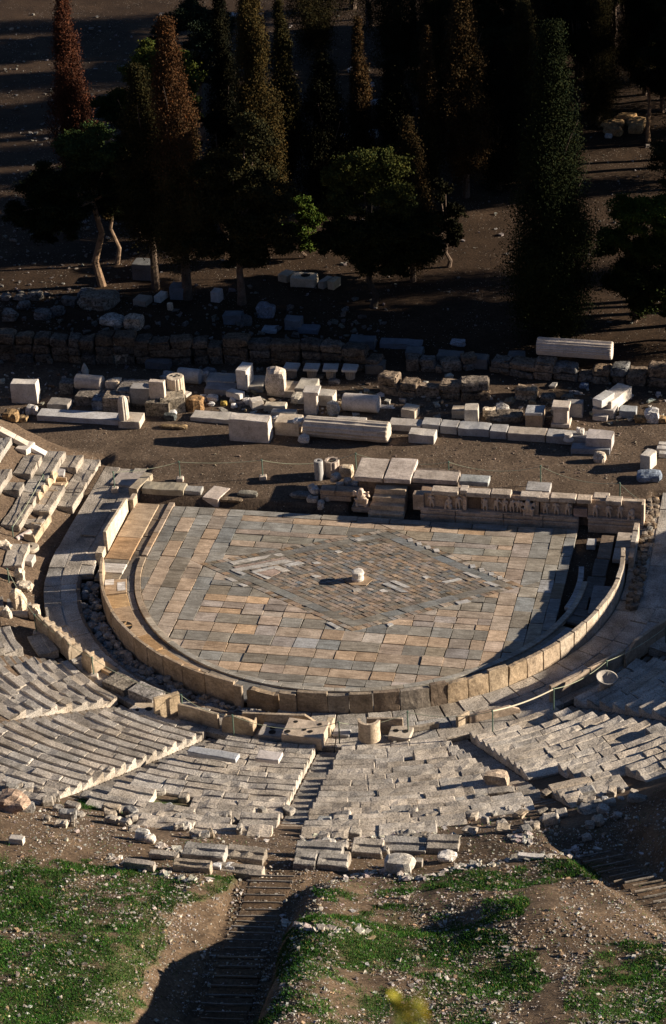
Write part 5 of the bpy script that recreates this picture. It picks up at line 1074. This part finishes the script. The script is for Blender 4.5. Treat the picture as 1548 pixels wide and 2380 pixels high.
T('c', 672, 430, -8, 78, 'ragged_cypress', 'ragged thin cypress right of the very tall one at the top edge', 'cypress', (.06, .05, .02), trunk=.1, seed=20, ragged=1.)
T('b', 703, 600, 442, 110, 'green_bush', 'small bright green bushy tree left of the round pine', 'tree', BRT, seed=21, trunk=.12, blobs=[(0, 478, 0, 80), (24, 512, 0, 84), (-20, 535, 0, 76), (12, 560, 0, 70)])
T('c', 845, 425, 38, 66, 'slim_cypress', 'slim brown cypress with a pointed tip above the round pine', 'cypress', BR, trunk=.08, seed=22, dens=1.3)
T('c', 1003, 470, 58, 70, 'slim_cypress', 'slim dark cypress with a lit brown tip, right of the middle', 'cypress', (.05, .045, .02), tip=BR, trunk=.08, seed=23)  # lit tip painted as a lighter leaf colour
T('c', 1083, 458, -40, 130, 'tall_cypress', 'tall brown-lit cypress with a bare dark trunk, top right of the middle', 'cypress', (.085, .055, .026), trunk=.12, seed=24, dens=1.1, ragged=.8)
T('b', 865, 713, 343, 290, 'round_pine', 'large rounded pine with a lit green top and a crooked black trunk in the middle', 'pine', (.035, .042, .018), seed=25, trunk=.22, top=(.085, .095, .028), bend=.7, tcol=(.05, .04, .03), dens=1.15,  # lit top painted as a brighter leaf colour
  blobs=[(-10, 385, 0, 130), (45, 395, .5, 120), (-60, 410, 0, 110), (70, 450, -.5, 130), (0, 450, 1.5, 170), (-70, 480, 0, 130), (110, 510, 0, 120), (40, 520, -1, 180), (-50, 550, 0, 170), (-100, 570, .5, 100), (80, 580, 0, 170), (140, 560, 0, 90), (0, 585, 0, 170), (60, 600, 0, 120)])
T('c', 960, 654, 270, 120, 'brown_cypress', 'brown-tinged cypress rising behind the right side of the round pine', 'cypress', (.08, .055, .025), trunk=.14, seed=26, ragged=.9)
T('c', 1287, 792, 48, 232, 'giant_cypress', 'giant dark green cypress standing in front at the right', 'cypress', (.026, .034, .015), trunk=.06, seed=27, dens=1.15, ragged=.55, tap=1.0)
T('b', 1470, 748, 452, 200, 'green_tree', 'leafy green tree with sunlit top at the right edge', 'tree', (.045, .06, .02), seed=28, trunk=.15, top=(.11, .16, .035), dens=1.1, blobs=[(0, 500, 0, 150), (60, 490, 0, 140), (-50, 560, 0, 130), (40, 580, 0, 180), (90, 560, 0, 140), (-20, 640, 0, 160), (60, 660, 0, 150), (110, 620, 0, 130), (20, 700, 0, 120)])  # sunlight on the top is put into the leaf colour
T('b', 1560, 790, 640, 120, 'low_green_shrub', 'low leafy green shrub at the right edge under the green tree', 'shrub', (.06, .08, .025), seed=29, trunk=.1)
T('b', 1507, 329, 92, 120, 'thin_trunk_pine', 'pine with a thin pale sunlit trunk beside the orange boulders', 'pine', (.045, .04, .02), seed=30, trunk=.42, tcol=(.26, .16, .09), bend=-.15)
T('c', 765, 480, 120, 150, 'dark_cypress', 'black unlit cypress left of the slim brown one, behind the round pine', 'cypress', (.022, .022, .012), trunk=.06, seed=51)  # unlit look of the black trees is put into their leaf colours
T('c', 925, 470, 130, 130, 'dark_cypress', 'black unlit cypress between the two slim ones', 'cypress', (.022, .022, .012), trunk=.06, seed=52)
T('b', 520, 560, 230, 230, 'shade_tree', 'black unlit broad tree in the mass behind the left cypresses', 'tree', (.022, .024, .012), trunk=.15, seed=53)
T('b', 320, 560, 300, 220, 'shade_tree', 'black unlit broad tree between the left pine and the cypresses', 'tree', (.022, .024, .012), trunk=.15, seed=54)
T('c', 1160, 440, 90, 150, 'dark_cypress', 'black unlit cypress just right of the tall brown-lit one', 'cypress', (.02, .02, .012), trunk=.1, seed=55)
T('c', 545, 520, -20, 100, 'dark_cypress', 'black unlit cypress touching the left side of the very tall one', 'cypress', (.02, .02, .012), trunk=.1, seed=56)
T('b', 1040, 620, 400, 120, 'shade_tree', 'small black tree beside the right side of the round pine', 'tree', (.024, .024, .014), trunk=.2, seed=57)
# the shaded wood behind: a few source trees copied
def copytree(src, loc, s, rz, label, group):
    o = src.copy(); C.objects.link(o); o.location = loc; o.scale = (s, s, s*RNG.uniform(.9, 1.15)); o.rotation_euler = (0, 0, rz); o['label'] = label; o['group'] = group
    for ch in src.children:
        c = ch.copy(); C.objects.link(c); c.parent = o
    return o
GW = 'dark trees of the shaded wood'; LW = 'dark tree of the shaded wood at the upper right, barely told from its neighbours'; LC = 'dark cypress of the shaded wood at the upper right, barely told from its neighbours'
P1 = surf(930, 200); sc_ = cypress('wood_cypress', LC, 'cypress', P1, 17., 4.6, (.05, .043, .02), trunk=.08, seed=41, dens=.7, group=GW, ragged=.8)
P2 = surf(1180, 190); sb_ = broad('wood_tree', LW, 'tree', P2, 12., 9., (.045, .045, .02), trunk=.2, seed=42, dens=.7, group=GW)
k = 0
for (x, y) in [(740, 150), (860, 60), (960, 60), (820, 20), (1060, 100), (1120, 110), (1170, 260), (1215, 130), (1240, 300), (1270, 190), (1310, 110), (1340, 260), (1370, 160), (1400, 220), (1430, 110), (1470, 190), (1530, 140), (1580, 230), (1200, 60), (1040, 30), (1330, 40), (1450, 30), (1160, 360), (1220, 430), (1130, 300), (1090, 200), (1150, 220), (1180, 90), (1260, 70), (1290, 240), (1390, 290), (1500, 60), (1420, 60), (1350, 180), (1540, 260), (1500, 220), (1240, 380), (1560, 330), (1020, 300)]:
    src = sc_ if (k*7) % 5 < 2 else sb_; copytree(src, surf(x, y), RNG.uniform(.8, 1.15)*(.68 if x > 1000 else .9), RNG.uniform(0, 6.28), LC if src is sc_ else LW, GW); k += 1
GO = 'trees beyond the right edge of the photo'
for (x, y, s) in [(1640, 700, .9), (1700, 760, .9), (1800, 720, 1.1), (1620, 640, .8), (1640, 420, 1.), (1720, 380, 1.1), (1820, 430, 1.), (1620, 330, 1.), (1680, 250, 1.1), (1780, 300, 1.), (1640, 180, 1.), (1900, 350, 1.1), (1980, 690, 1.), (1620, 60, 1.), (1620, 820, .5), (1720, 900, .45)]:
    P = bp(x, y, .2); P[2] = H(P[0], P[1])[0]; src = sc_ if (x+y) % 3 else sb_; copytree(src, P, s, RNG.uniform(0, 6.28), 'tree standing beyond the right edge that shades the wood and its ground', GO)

# ------------------------------------------------------------------ hillside stairs, stones, grass
def onground(x, y): return np.array([x, y, H(x, y)[0]])
def path(label, ang0, r0, r1, wid, n, da=0.):
    e = empty('hillside_stairs', (sin(radians(ang0))*r0, -cos(radians(ang0))*r0, H(sin(radians(ang0))*r0, -cos(radians(ang0))*r0)[0]), label, 'stairs')
    for i in range(n):
        r = r0+(r1-r0)*i/n; a = ang0+da*i; q = onground(sin(radians(a))*r, -cos(radians(a))*r); dr_ = (r1-r0)/n
        m = MB(); V, F = rbox(wid*.92, dr_*.8, .3, .04, .02, n=(8, 3, 1)); m.add(V, F, jit((.11, .082, .06), .05), q+np.array([0, 0, -.295]), Rz(a)); st = m.build('step', M_EARTH, e)
        m = MB(); V, F = rbox(wid*RNG.uniform(.7, 1.), .04, .06, .01, .012, n=(8, 1, 1)); m.add(V, F, jit((.25, .215, .175), .14), q+Rz(a+RNG.normal(0, .6))@np.array([RNG.normal(0, .04), dr_*.5, -.01]), Rz(a+RNG.normal(0, .6))); m.build('edging', M_WOOD, st)
path('long earth stair with pale step edges sunk in the grassy slope, lower centre', 6.4, 31.6, 47., 1.5, 29, -.012); path('earth stair with pale step edges at the lower right edge', 26.3, 30.8, 42., 1.35, 18)
SB = (.40, .36, .31)
def two(label, px, py, w, h=8, d=26, yaw=0, **k):
    """a seat block with raised front lip"""
    P = surf(px, py); s, ce, se = scal(P); m = MB(); w, d, h = w/s, d/(s*se), .42; V, F = rbox(w, d, h, .03, .02, n=(max(3, int(w*4)), 2, 2), ymid=d*.45, chip=.8); kk = (V[:, 1] < -d/2+d*.45) & (V[:, 2] > h*.6); V[kk, 2] -= .07
    P = P+np.array([0, d/2, -.12]); m.add(V, F, jit(SB, .05), P, Rz(yaw)); return tag(m.build('seat_block', M_SEAT, loc=P), label, 'seat block')
two('left seat block of the pair above the grass, left of the central stair', 472, 2002, 100, yaw=-1); two('right seat block of the pair above the grass, beside the central stair', 567, 2008, 92, yaw=-2)
two('long lowest seat block along the grass, left part', 445, 2028, 92, d=14); two('lowest seat block ending at the central stair', 553, 2042, 118, d=18, yaw=-2); bx('marble_bar', 'stone bar', 'white bar lying on the lowest seat block', 576, 2020, 36, 5, 6, col=WHITE); rk('round white stone on the lowest seat block, left', 503, 2022, 20, 12, col=WHITE); rk('second white stone on the lowest seat block', 532, 2024, 28, 12, col=WHITE)
two('broad seat block right of the central stair, upper of two', 738, 1998, 110, yaw=2); two('lower seat block right of the central stair with broken corner', 770, 2024, 70, yaw=3); two('lower left seat block right of the central stair', 706, 2022, 52, yaw=1); two('narrow seat block stuck at the end of the broken-corner one', 802, 2018, 14, d=24)
two('left of three joined seat blocks above the right grass', 850, 1994, 72, yaw=3, d=30); two('middle of three joined seat blocks above the right grass', 938, 1990, 100, yaw=4, d=30); two('right of three joined seat blocks above the right grass, with clipped corner', 1026, 1984, 76, yaw=5, d=30)
rk('large broken white rock below the three joined seat blocks', 925, 2032, 62, 34, name='boulder', cat='boulder', col=(.5, .46, .4)); bx('stone_block', 'block', 'squared grey block right of the large broken white rock', 955, 2018, 56, 16, 10, yaw=3, col=SB, mat=M_SEAT); rk('flat pierced white stone below the right joined block', 1035, 2006, 40, 16, col=WHITE); bx('marble_bar', 'stone bar', 'long flat white bar at the top edge of the right grass', 1232, 1998, 62, 7, 10, yaw=-2, col=WHITE)
bx('stone_block', 'block', 'long rough block at the top edge of the left grass', 322, 2022, 74, 14, 12, yaw=-4, col=(.38, .33, .28), mat=M_SEAT); bx('marble_bar', 'stone bar', 'bright white slab at the left edge above the grass', 36, 1962, 36, 12, 10, yaw=-3, col=WHITE); rk('white rock above the rubble pit, left of centre', 330, 1955, 32, 24, col=(.5, .45, .38)); rk('second white rock beside the pit rock', 347, 1962, 26, 18, col=WHITE); bx('stone_block', 'block', 'rough flat block below the pit rocks', 378, 1998, 70, 10, 12, yaw=-5, col=SB, mat=M_SEAT)
rk('tall weathered stump of rock at the edge of the deep shaded stair', 1152, 1838, 52, 46, name='boulder', cat='boulder', col=(.42, .33, .25)); bx('stone_block', 'block', 'flat grey block below the weathered rock stump', 1166, 1852, 64, 10, 14, yaw=14, col=SB, mat=M_SEAT)
bx('marble_slab', 'slab', 'long bluish marble slab laid on the seats left of the central stair', 492, 1764, 122, 8, 15, yaw=-8, z=2.35, col=(.42, .43, .45)); bx('marble_slab', 'slab', 'pinkish white slab lying across seats with small holes', 620, 1772, 58, 8, 20, yaw=-5, z=2.4, col=(.58, .53, .5))
rk('small white lump on the seats right of the central stair', 948, 1868, 14, 20, col=WHITE)
e = rk('heap of small reddish stones piled at the left edge of the seats', 25, 1890, 60, 34, name='stone_heap', cat='heap', col=(.35, .26, .2), amp=.4)
G = 'loose fragments along the broken upper seats'; LBL = 'loose limestone fragment among the broken upper seat rows'
for i in range(170):
    px = RNG.uniform(20, 1480); py = lim(px)+RNG.uniform(-85, 55)*(.4+.6*RNG.random())
    if 618 < px < 745 and py > 1900: continue
    P = surf(px, py); s = pxm(P); w_ = RNG.uniform(10, 46)
    if RNG.random() < .55:
        V, F = rbox(w_/s, RNG.uniform(.25, .5), RNG.uniform(.18, .34), .05, .045, n=(4, 3, 2), chip=1.4)
    else: V, F = rock(w_/s*.7, w_/s*.6, w_/s*.45, n=3, amp=.35)
    m = MB(); m.add(V, F, jit(SB, .12, .04), P+np.array([0, 0, .02]), Rz(RNG.normal(6, 16) if w_ > 24 else RNG.uniform(0, 360), RNG.normal(0, 5), RNG.normal(0, 6))); tag(m.build('seat_fragment', M_SEAT, loc=P), LBL, 'fragment', G)
# scattered stones: too many to count
rr = np.random.default_rng(99)
def drape(px, py, z0=8.):
    px = np.asarray(px, float); py = np.asarray(py, float); d = FW*FPX+RT*(px-W/2)[:, None]-UP*(py-Hh/2)[:, None]; d /= np.linalg.norm(d, axis=1)[:, None]
    t = (z0-CAM[2])/d[:, 2]
    for _ in range(16):
        q = CAM+d*t[:, None]; g_ = q[:, 2]-H(q[:, 0], q[:, 1]); t = t+g_*1.9
    return CAM+d*t[:, None]
I1, F1 = topo(1, 1, 1); U1 = I1*2.-1; U1 = U1/np.linalg.norm(U1, axis=1)[:, None]
def pebbles(m, P, s, c):
    n = len(P); V = U1[None]+rr.normal(0, .22, (n, 8, 3)); V = V*(s[:, None]*np.stack([rr.uniform(.7, 1.4, n), rr.uniform(.6, 1.1, n), rr.uniform(.4, .8, n)], -1))[:, None]*.5
    a = rr.uniform(0, 6.28, n)[:, None]; x = V[..., 0]*np.cos(a)-V[..., 1]*np.sin(a); y = V[..., 0]*np.sin(a)+V[..., 1]*np.cos(a)
    V = np.stack([x, y, V[..., 2]], -1)+P[:, None]+np.array([0, 0, .12])*s[:, None, None]
    F = (F1[None]+(np.arange(n)*8)[:, None, None]).reshape(-1, 4); m.add(V.reshape(-1, 3), F, np.repeat(np.clip(c*(1+rr.normal(0, .15, (n, 1)))*(1+rr.normal(0, .04, (n, 3))), .02, .8), 8, 0))
m = MB(); N = 50000; px = rr.uniform(-20, 1570, N); py = rr.uniform(1840, 2395, N)
dn = n2(px, py, .012, 51)*.6+n2(px, py, .035, 52)*.4; k = (py > lim(px)+4) & (rr.random(N) < sst(.34, .66, dn)*.85+.12); px, py = px[k], py[k]; n = len(px)
C4 = np.array([(.36, .32, .27), (.50, .47, .43), (.34, .24, .15), (.2, .16, .13)])
pebbles(m, drape(px, py), rr.choice([.035, .05, .08, .13, .2], n, p=[.44, .36, .15, .043, .007]), C4[rr.choice(4, n, p=[.5, .2, .17, .13])])
X_, Y_ = [], []
for (pts) in [[(770, 2050), (860, 2030), (990, 2045), (1080, 2015), (1180, 2002), (1290, 1990), (1400, 1985)], [(250, 1990), (330, 2025), (480, 2050)], [(360, 1965), (430, 1985), (480, 1975)], [(700, 1960), (820, 1950), (960, 1945), (1060, 1950)], [(1240, 1960), (1190, 1945), (1230, 1950)], [(660, 2150), (730, 2160), (860, 2165)]]:
    for i in range(len(pts)-1):
        t = rr.random(34); X_ += list(pts[i][0]*(1-t)+pts[i+1][0]*t+rr.normal(0, 5, 34)); Y_ += list(pts[i][1]*(1-t)+pts[i+1][1]*t+rr.normal(0, 4, 34))
n = len(X_); pebbles(m, drape(X_, Y_), rr.choice([.1, .16, .25, .34], n, p=[.4, .35, .18, .07]), np.tile([.44, .40, .35], (n, 1)))
tag(m.build('hillside_stones', M_RUB), kind='stuff')
m = MB(); N = 2600; px_ = rr.uniform(0, 1548, N); py_ = rr.uniform(860, 1130, N); k = rr.random(N) < .5; px_[k] = rr.uniform(900, 1500, k.sum()); py_[k] = rr.uniform(940, 1110, k.sum())
q = drape(px_, py_, .2); k = ~(((np.abs(q[:, 0]) < 14) & (q[:, 1] < 5.6)) | ((q[:, 0] < -13.5) & (q[:, 1] < 10))); q = q[k]; n = len(q)
pebbles(m, q, rr.choice([.03, .05, .08, .14], n, p=[.4, .36, .2, .04]), np.tile([.22, .17, .13], (n, 1)))
N = 520; px_ = rr.uniform(0, 1548, N); py_ = 925+(px_-700)*.03+rr.normal(0, 26, N); q = drape(px_, py_, .2); q = q[q[:, 1] > 10]; n = len(q); pebbles(m, q, rr.choice([.12, .2, .32, .5], n, p=[.4, .35, .18, .07]), np.array([(.30, .27, .23), (.2, .15, .1), (.44, .4, .35)])[rr.choice(3, n, p=[.4, .35, .25])])
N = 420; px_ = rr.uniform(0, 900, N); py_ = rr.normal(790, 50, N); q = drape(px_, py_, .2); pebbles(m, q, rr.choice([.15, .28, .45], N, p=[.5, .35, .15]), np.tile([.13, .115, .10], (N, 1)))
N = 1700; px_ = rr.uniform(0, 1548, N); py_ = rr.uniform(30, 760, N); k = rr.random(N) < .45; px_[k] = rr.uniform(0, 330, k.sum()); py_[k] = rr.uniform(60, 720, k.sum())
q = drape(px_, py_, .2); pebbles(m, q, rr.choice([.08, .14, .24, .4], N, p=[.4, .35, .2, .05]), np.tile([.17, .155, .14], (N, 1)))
tag(m.build('scattered_stones', M_RUB), kind='stuff')
# grass
NG = 900000; gxx = rr.uniform(-9, 19, NG); gyy = rr.uniform(-48, -23, NG); gz = H(gxx, gyy); mk = turf(gxx, gyy, gz); pn = n2(gxx, gyy, .9, 61)
kp = (rr.random(NG) < mk*.95) | (rr.random(NG) < .02*(pn > .5)); kp &= (np.abs((np.degrees(np.arctan2(gxx, -gyy))-GUL)*np.pi/180*np.hypot(gxx, gyy)) > 1.1)
gxx, gyy, gz = gxx[kp], gyy[kp], gz[kp]; n = len(gxx); hh = rr.uniform(.03, .085, n)*(.6+.9*n2(gxx, gyy, 1.6, 78)); w_ = rr.uniform(.006, .016, n); a = rr.uniform(0, 6.28, n); lx, ly = rr.normal(0, .04, n), rr.normal(0, .04, n)
V = np.stack([np.stack([gxx-np.cos(a)*w_, gyy-np.sin(a)*w_, gz-.01], -1), np.stack([gxx+np.cos(a)*w_, gyy+np.sin(a)*w_, gz-.01], -1), np.stack([gxx+lx, gyy+ly, gz+hh], -1)], 1).reshape(-1, 3)
gc = crown_col(n, (.032, .088, .017), .3, 5, 1.)*(.75+.7*n2(gxx, gyy, .5, 77)[:, None])*np.array([1, 1, 1.]); dry = rr.random(n) < .06; gc[dry] = np.array([.2, .17, .07])
m = MB(); m.add(V, np.arange(3*n).reshape(-1, 3), np.repeat(gc, 3, 0)); tag(m.build('grass', M_GRASS), kind='stuff')
# blurred yellow plant right in front of the photographer
D = 3.6; P = CAM+ray(950, 2360)*D; base = P+np.array([0, 0, -1.25]); e = empty('yellow_plant', base, 'out-of-focus yellow-green flowering plant close to the camera at the bottom edge', 'plant')
m = MB(); PP = []
for (x, y, s) in [(975, 2338, 1.), (985, 2355, 1.), (915, 2318, .7), (938, 2350, .8), (955, 2372, 1.), (925, 2335, .5)]:
    q = CAM+ray(x, y)*D; addtube(m, [base, (base+q)/2+np.array([.01, 0, .1]), q], [.006, .004, .002], (.12, .15, .04), 5); PP.append(q+rr.normal(0, .006*s, (16, 3))*np.array([1, 1, 1.4]))
m.build('stems', M_LEAF, e); PP = np.concatenate(PP); V, F = cards(PP, .007, up=.6, seed=3); m = MB(); m.add(V, F, np.repeat(crown_col(len(PP), (.30, .26, .04), .2, 8, 1.), 4, 0)); m.build('flowers', M_LEAF, e)
V, F = rock(1.1, .8, .5, n=3); m = MB(); m.add(V, F, (.3, .28, .25), base+np.array([0, 0, -.35])); tag(m.build('ledge_rock', M_CONG, loc=base), 'rock ledge just below the frame from which the yellow plant grows', 'rock')
# ------------------------------------------------------------------ light, sky, camera
w = bpy.data.worlds.new('World'); bpy.context.scene.world = w; w.use_nodes = True; nt = w.node_tree; nt.nodes.clear()
sk = nt.nodes.new('ShaderNodeTexSky'); sk.sky_type = 'NISHITA'; sk.sun_disc = False; sk.sun_elevation = radians(SUN_EL); sk.sun_rotation = radians(SUN_AZ); sk.air_density = .48; sk.dust_density = .1; sk.ozone_density = 2.5; sk.altitude = 100
bg = nt.nodes.new('ShaderNodeBackground'); bg.inputs[1].default_value = .05; ow = nt.nodes.new('ShaderNodeOutputWorld')
nt.links.new(sk.outputs[0], bg.inputs[0]); nt.links.new(bg.outputs[0], ow.inputs[0])
ld = bpy.data.lights.new('sun', 'SUN'); ld.energy = 5.; ld.angle = radians(.53); ld.color = (1., .87, .70)
lo = bpy.data.objects.new('sun', ld); C.objects.link(lo)
sd = np.array([sin(radians(SUN_AZ))*cos(radians(SUN_EL)), cos(radians(SUN_AZ))*cos(radians(SUN_EL)), sin(radians(SUN_EL))])
from mathutils import Vector, Matrix
lo.rotation_euler = Vector(sd).to_track_quat('Z', 'Y').to_euler(); lo.location = (60, 20, 60)
cd = bpy.data.cameras.new('camera'); co = bpy.data.objects.new('camera', cd); C.objects.link(co)
co.matrix_world = Matrix(((RT[0], UP[0], -FW[0], CAM[0]), (RT[1], UP[1], -FW[1], CAM[1]), (RT[2], UP[2], -FW[2], CAM[2]), (0, 0, 0, 1)))
cd.sensor_fit = 'VERTICAL'; cd.sensor_height = 36.; cd.lens = 36.*FPX/Hh; cd.clip_end = 2000; cd.clip_start = .3
cd.dof.use_dof = True; cd.dof.focus_distance = 108.; cd.dof.aperture_fstop = 5.6
bpy.context.scene.camera = co
sc = bpy.context.scene
sc.view_settings.view_transform = 'Standard'; sc.view_settings.look = 'None'; sc.view_settings.exposure = 1.3; sc.view_settings.gamma = 1
sc.cycles.max_bounces = 4; sc.cycles.diffuse_bounces = 3; sc.cycles.glossy_bounces = 1; sc.cycles.transmission_bounces = 1; sc.cycles.transparent_max_bounces = 2
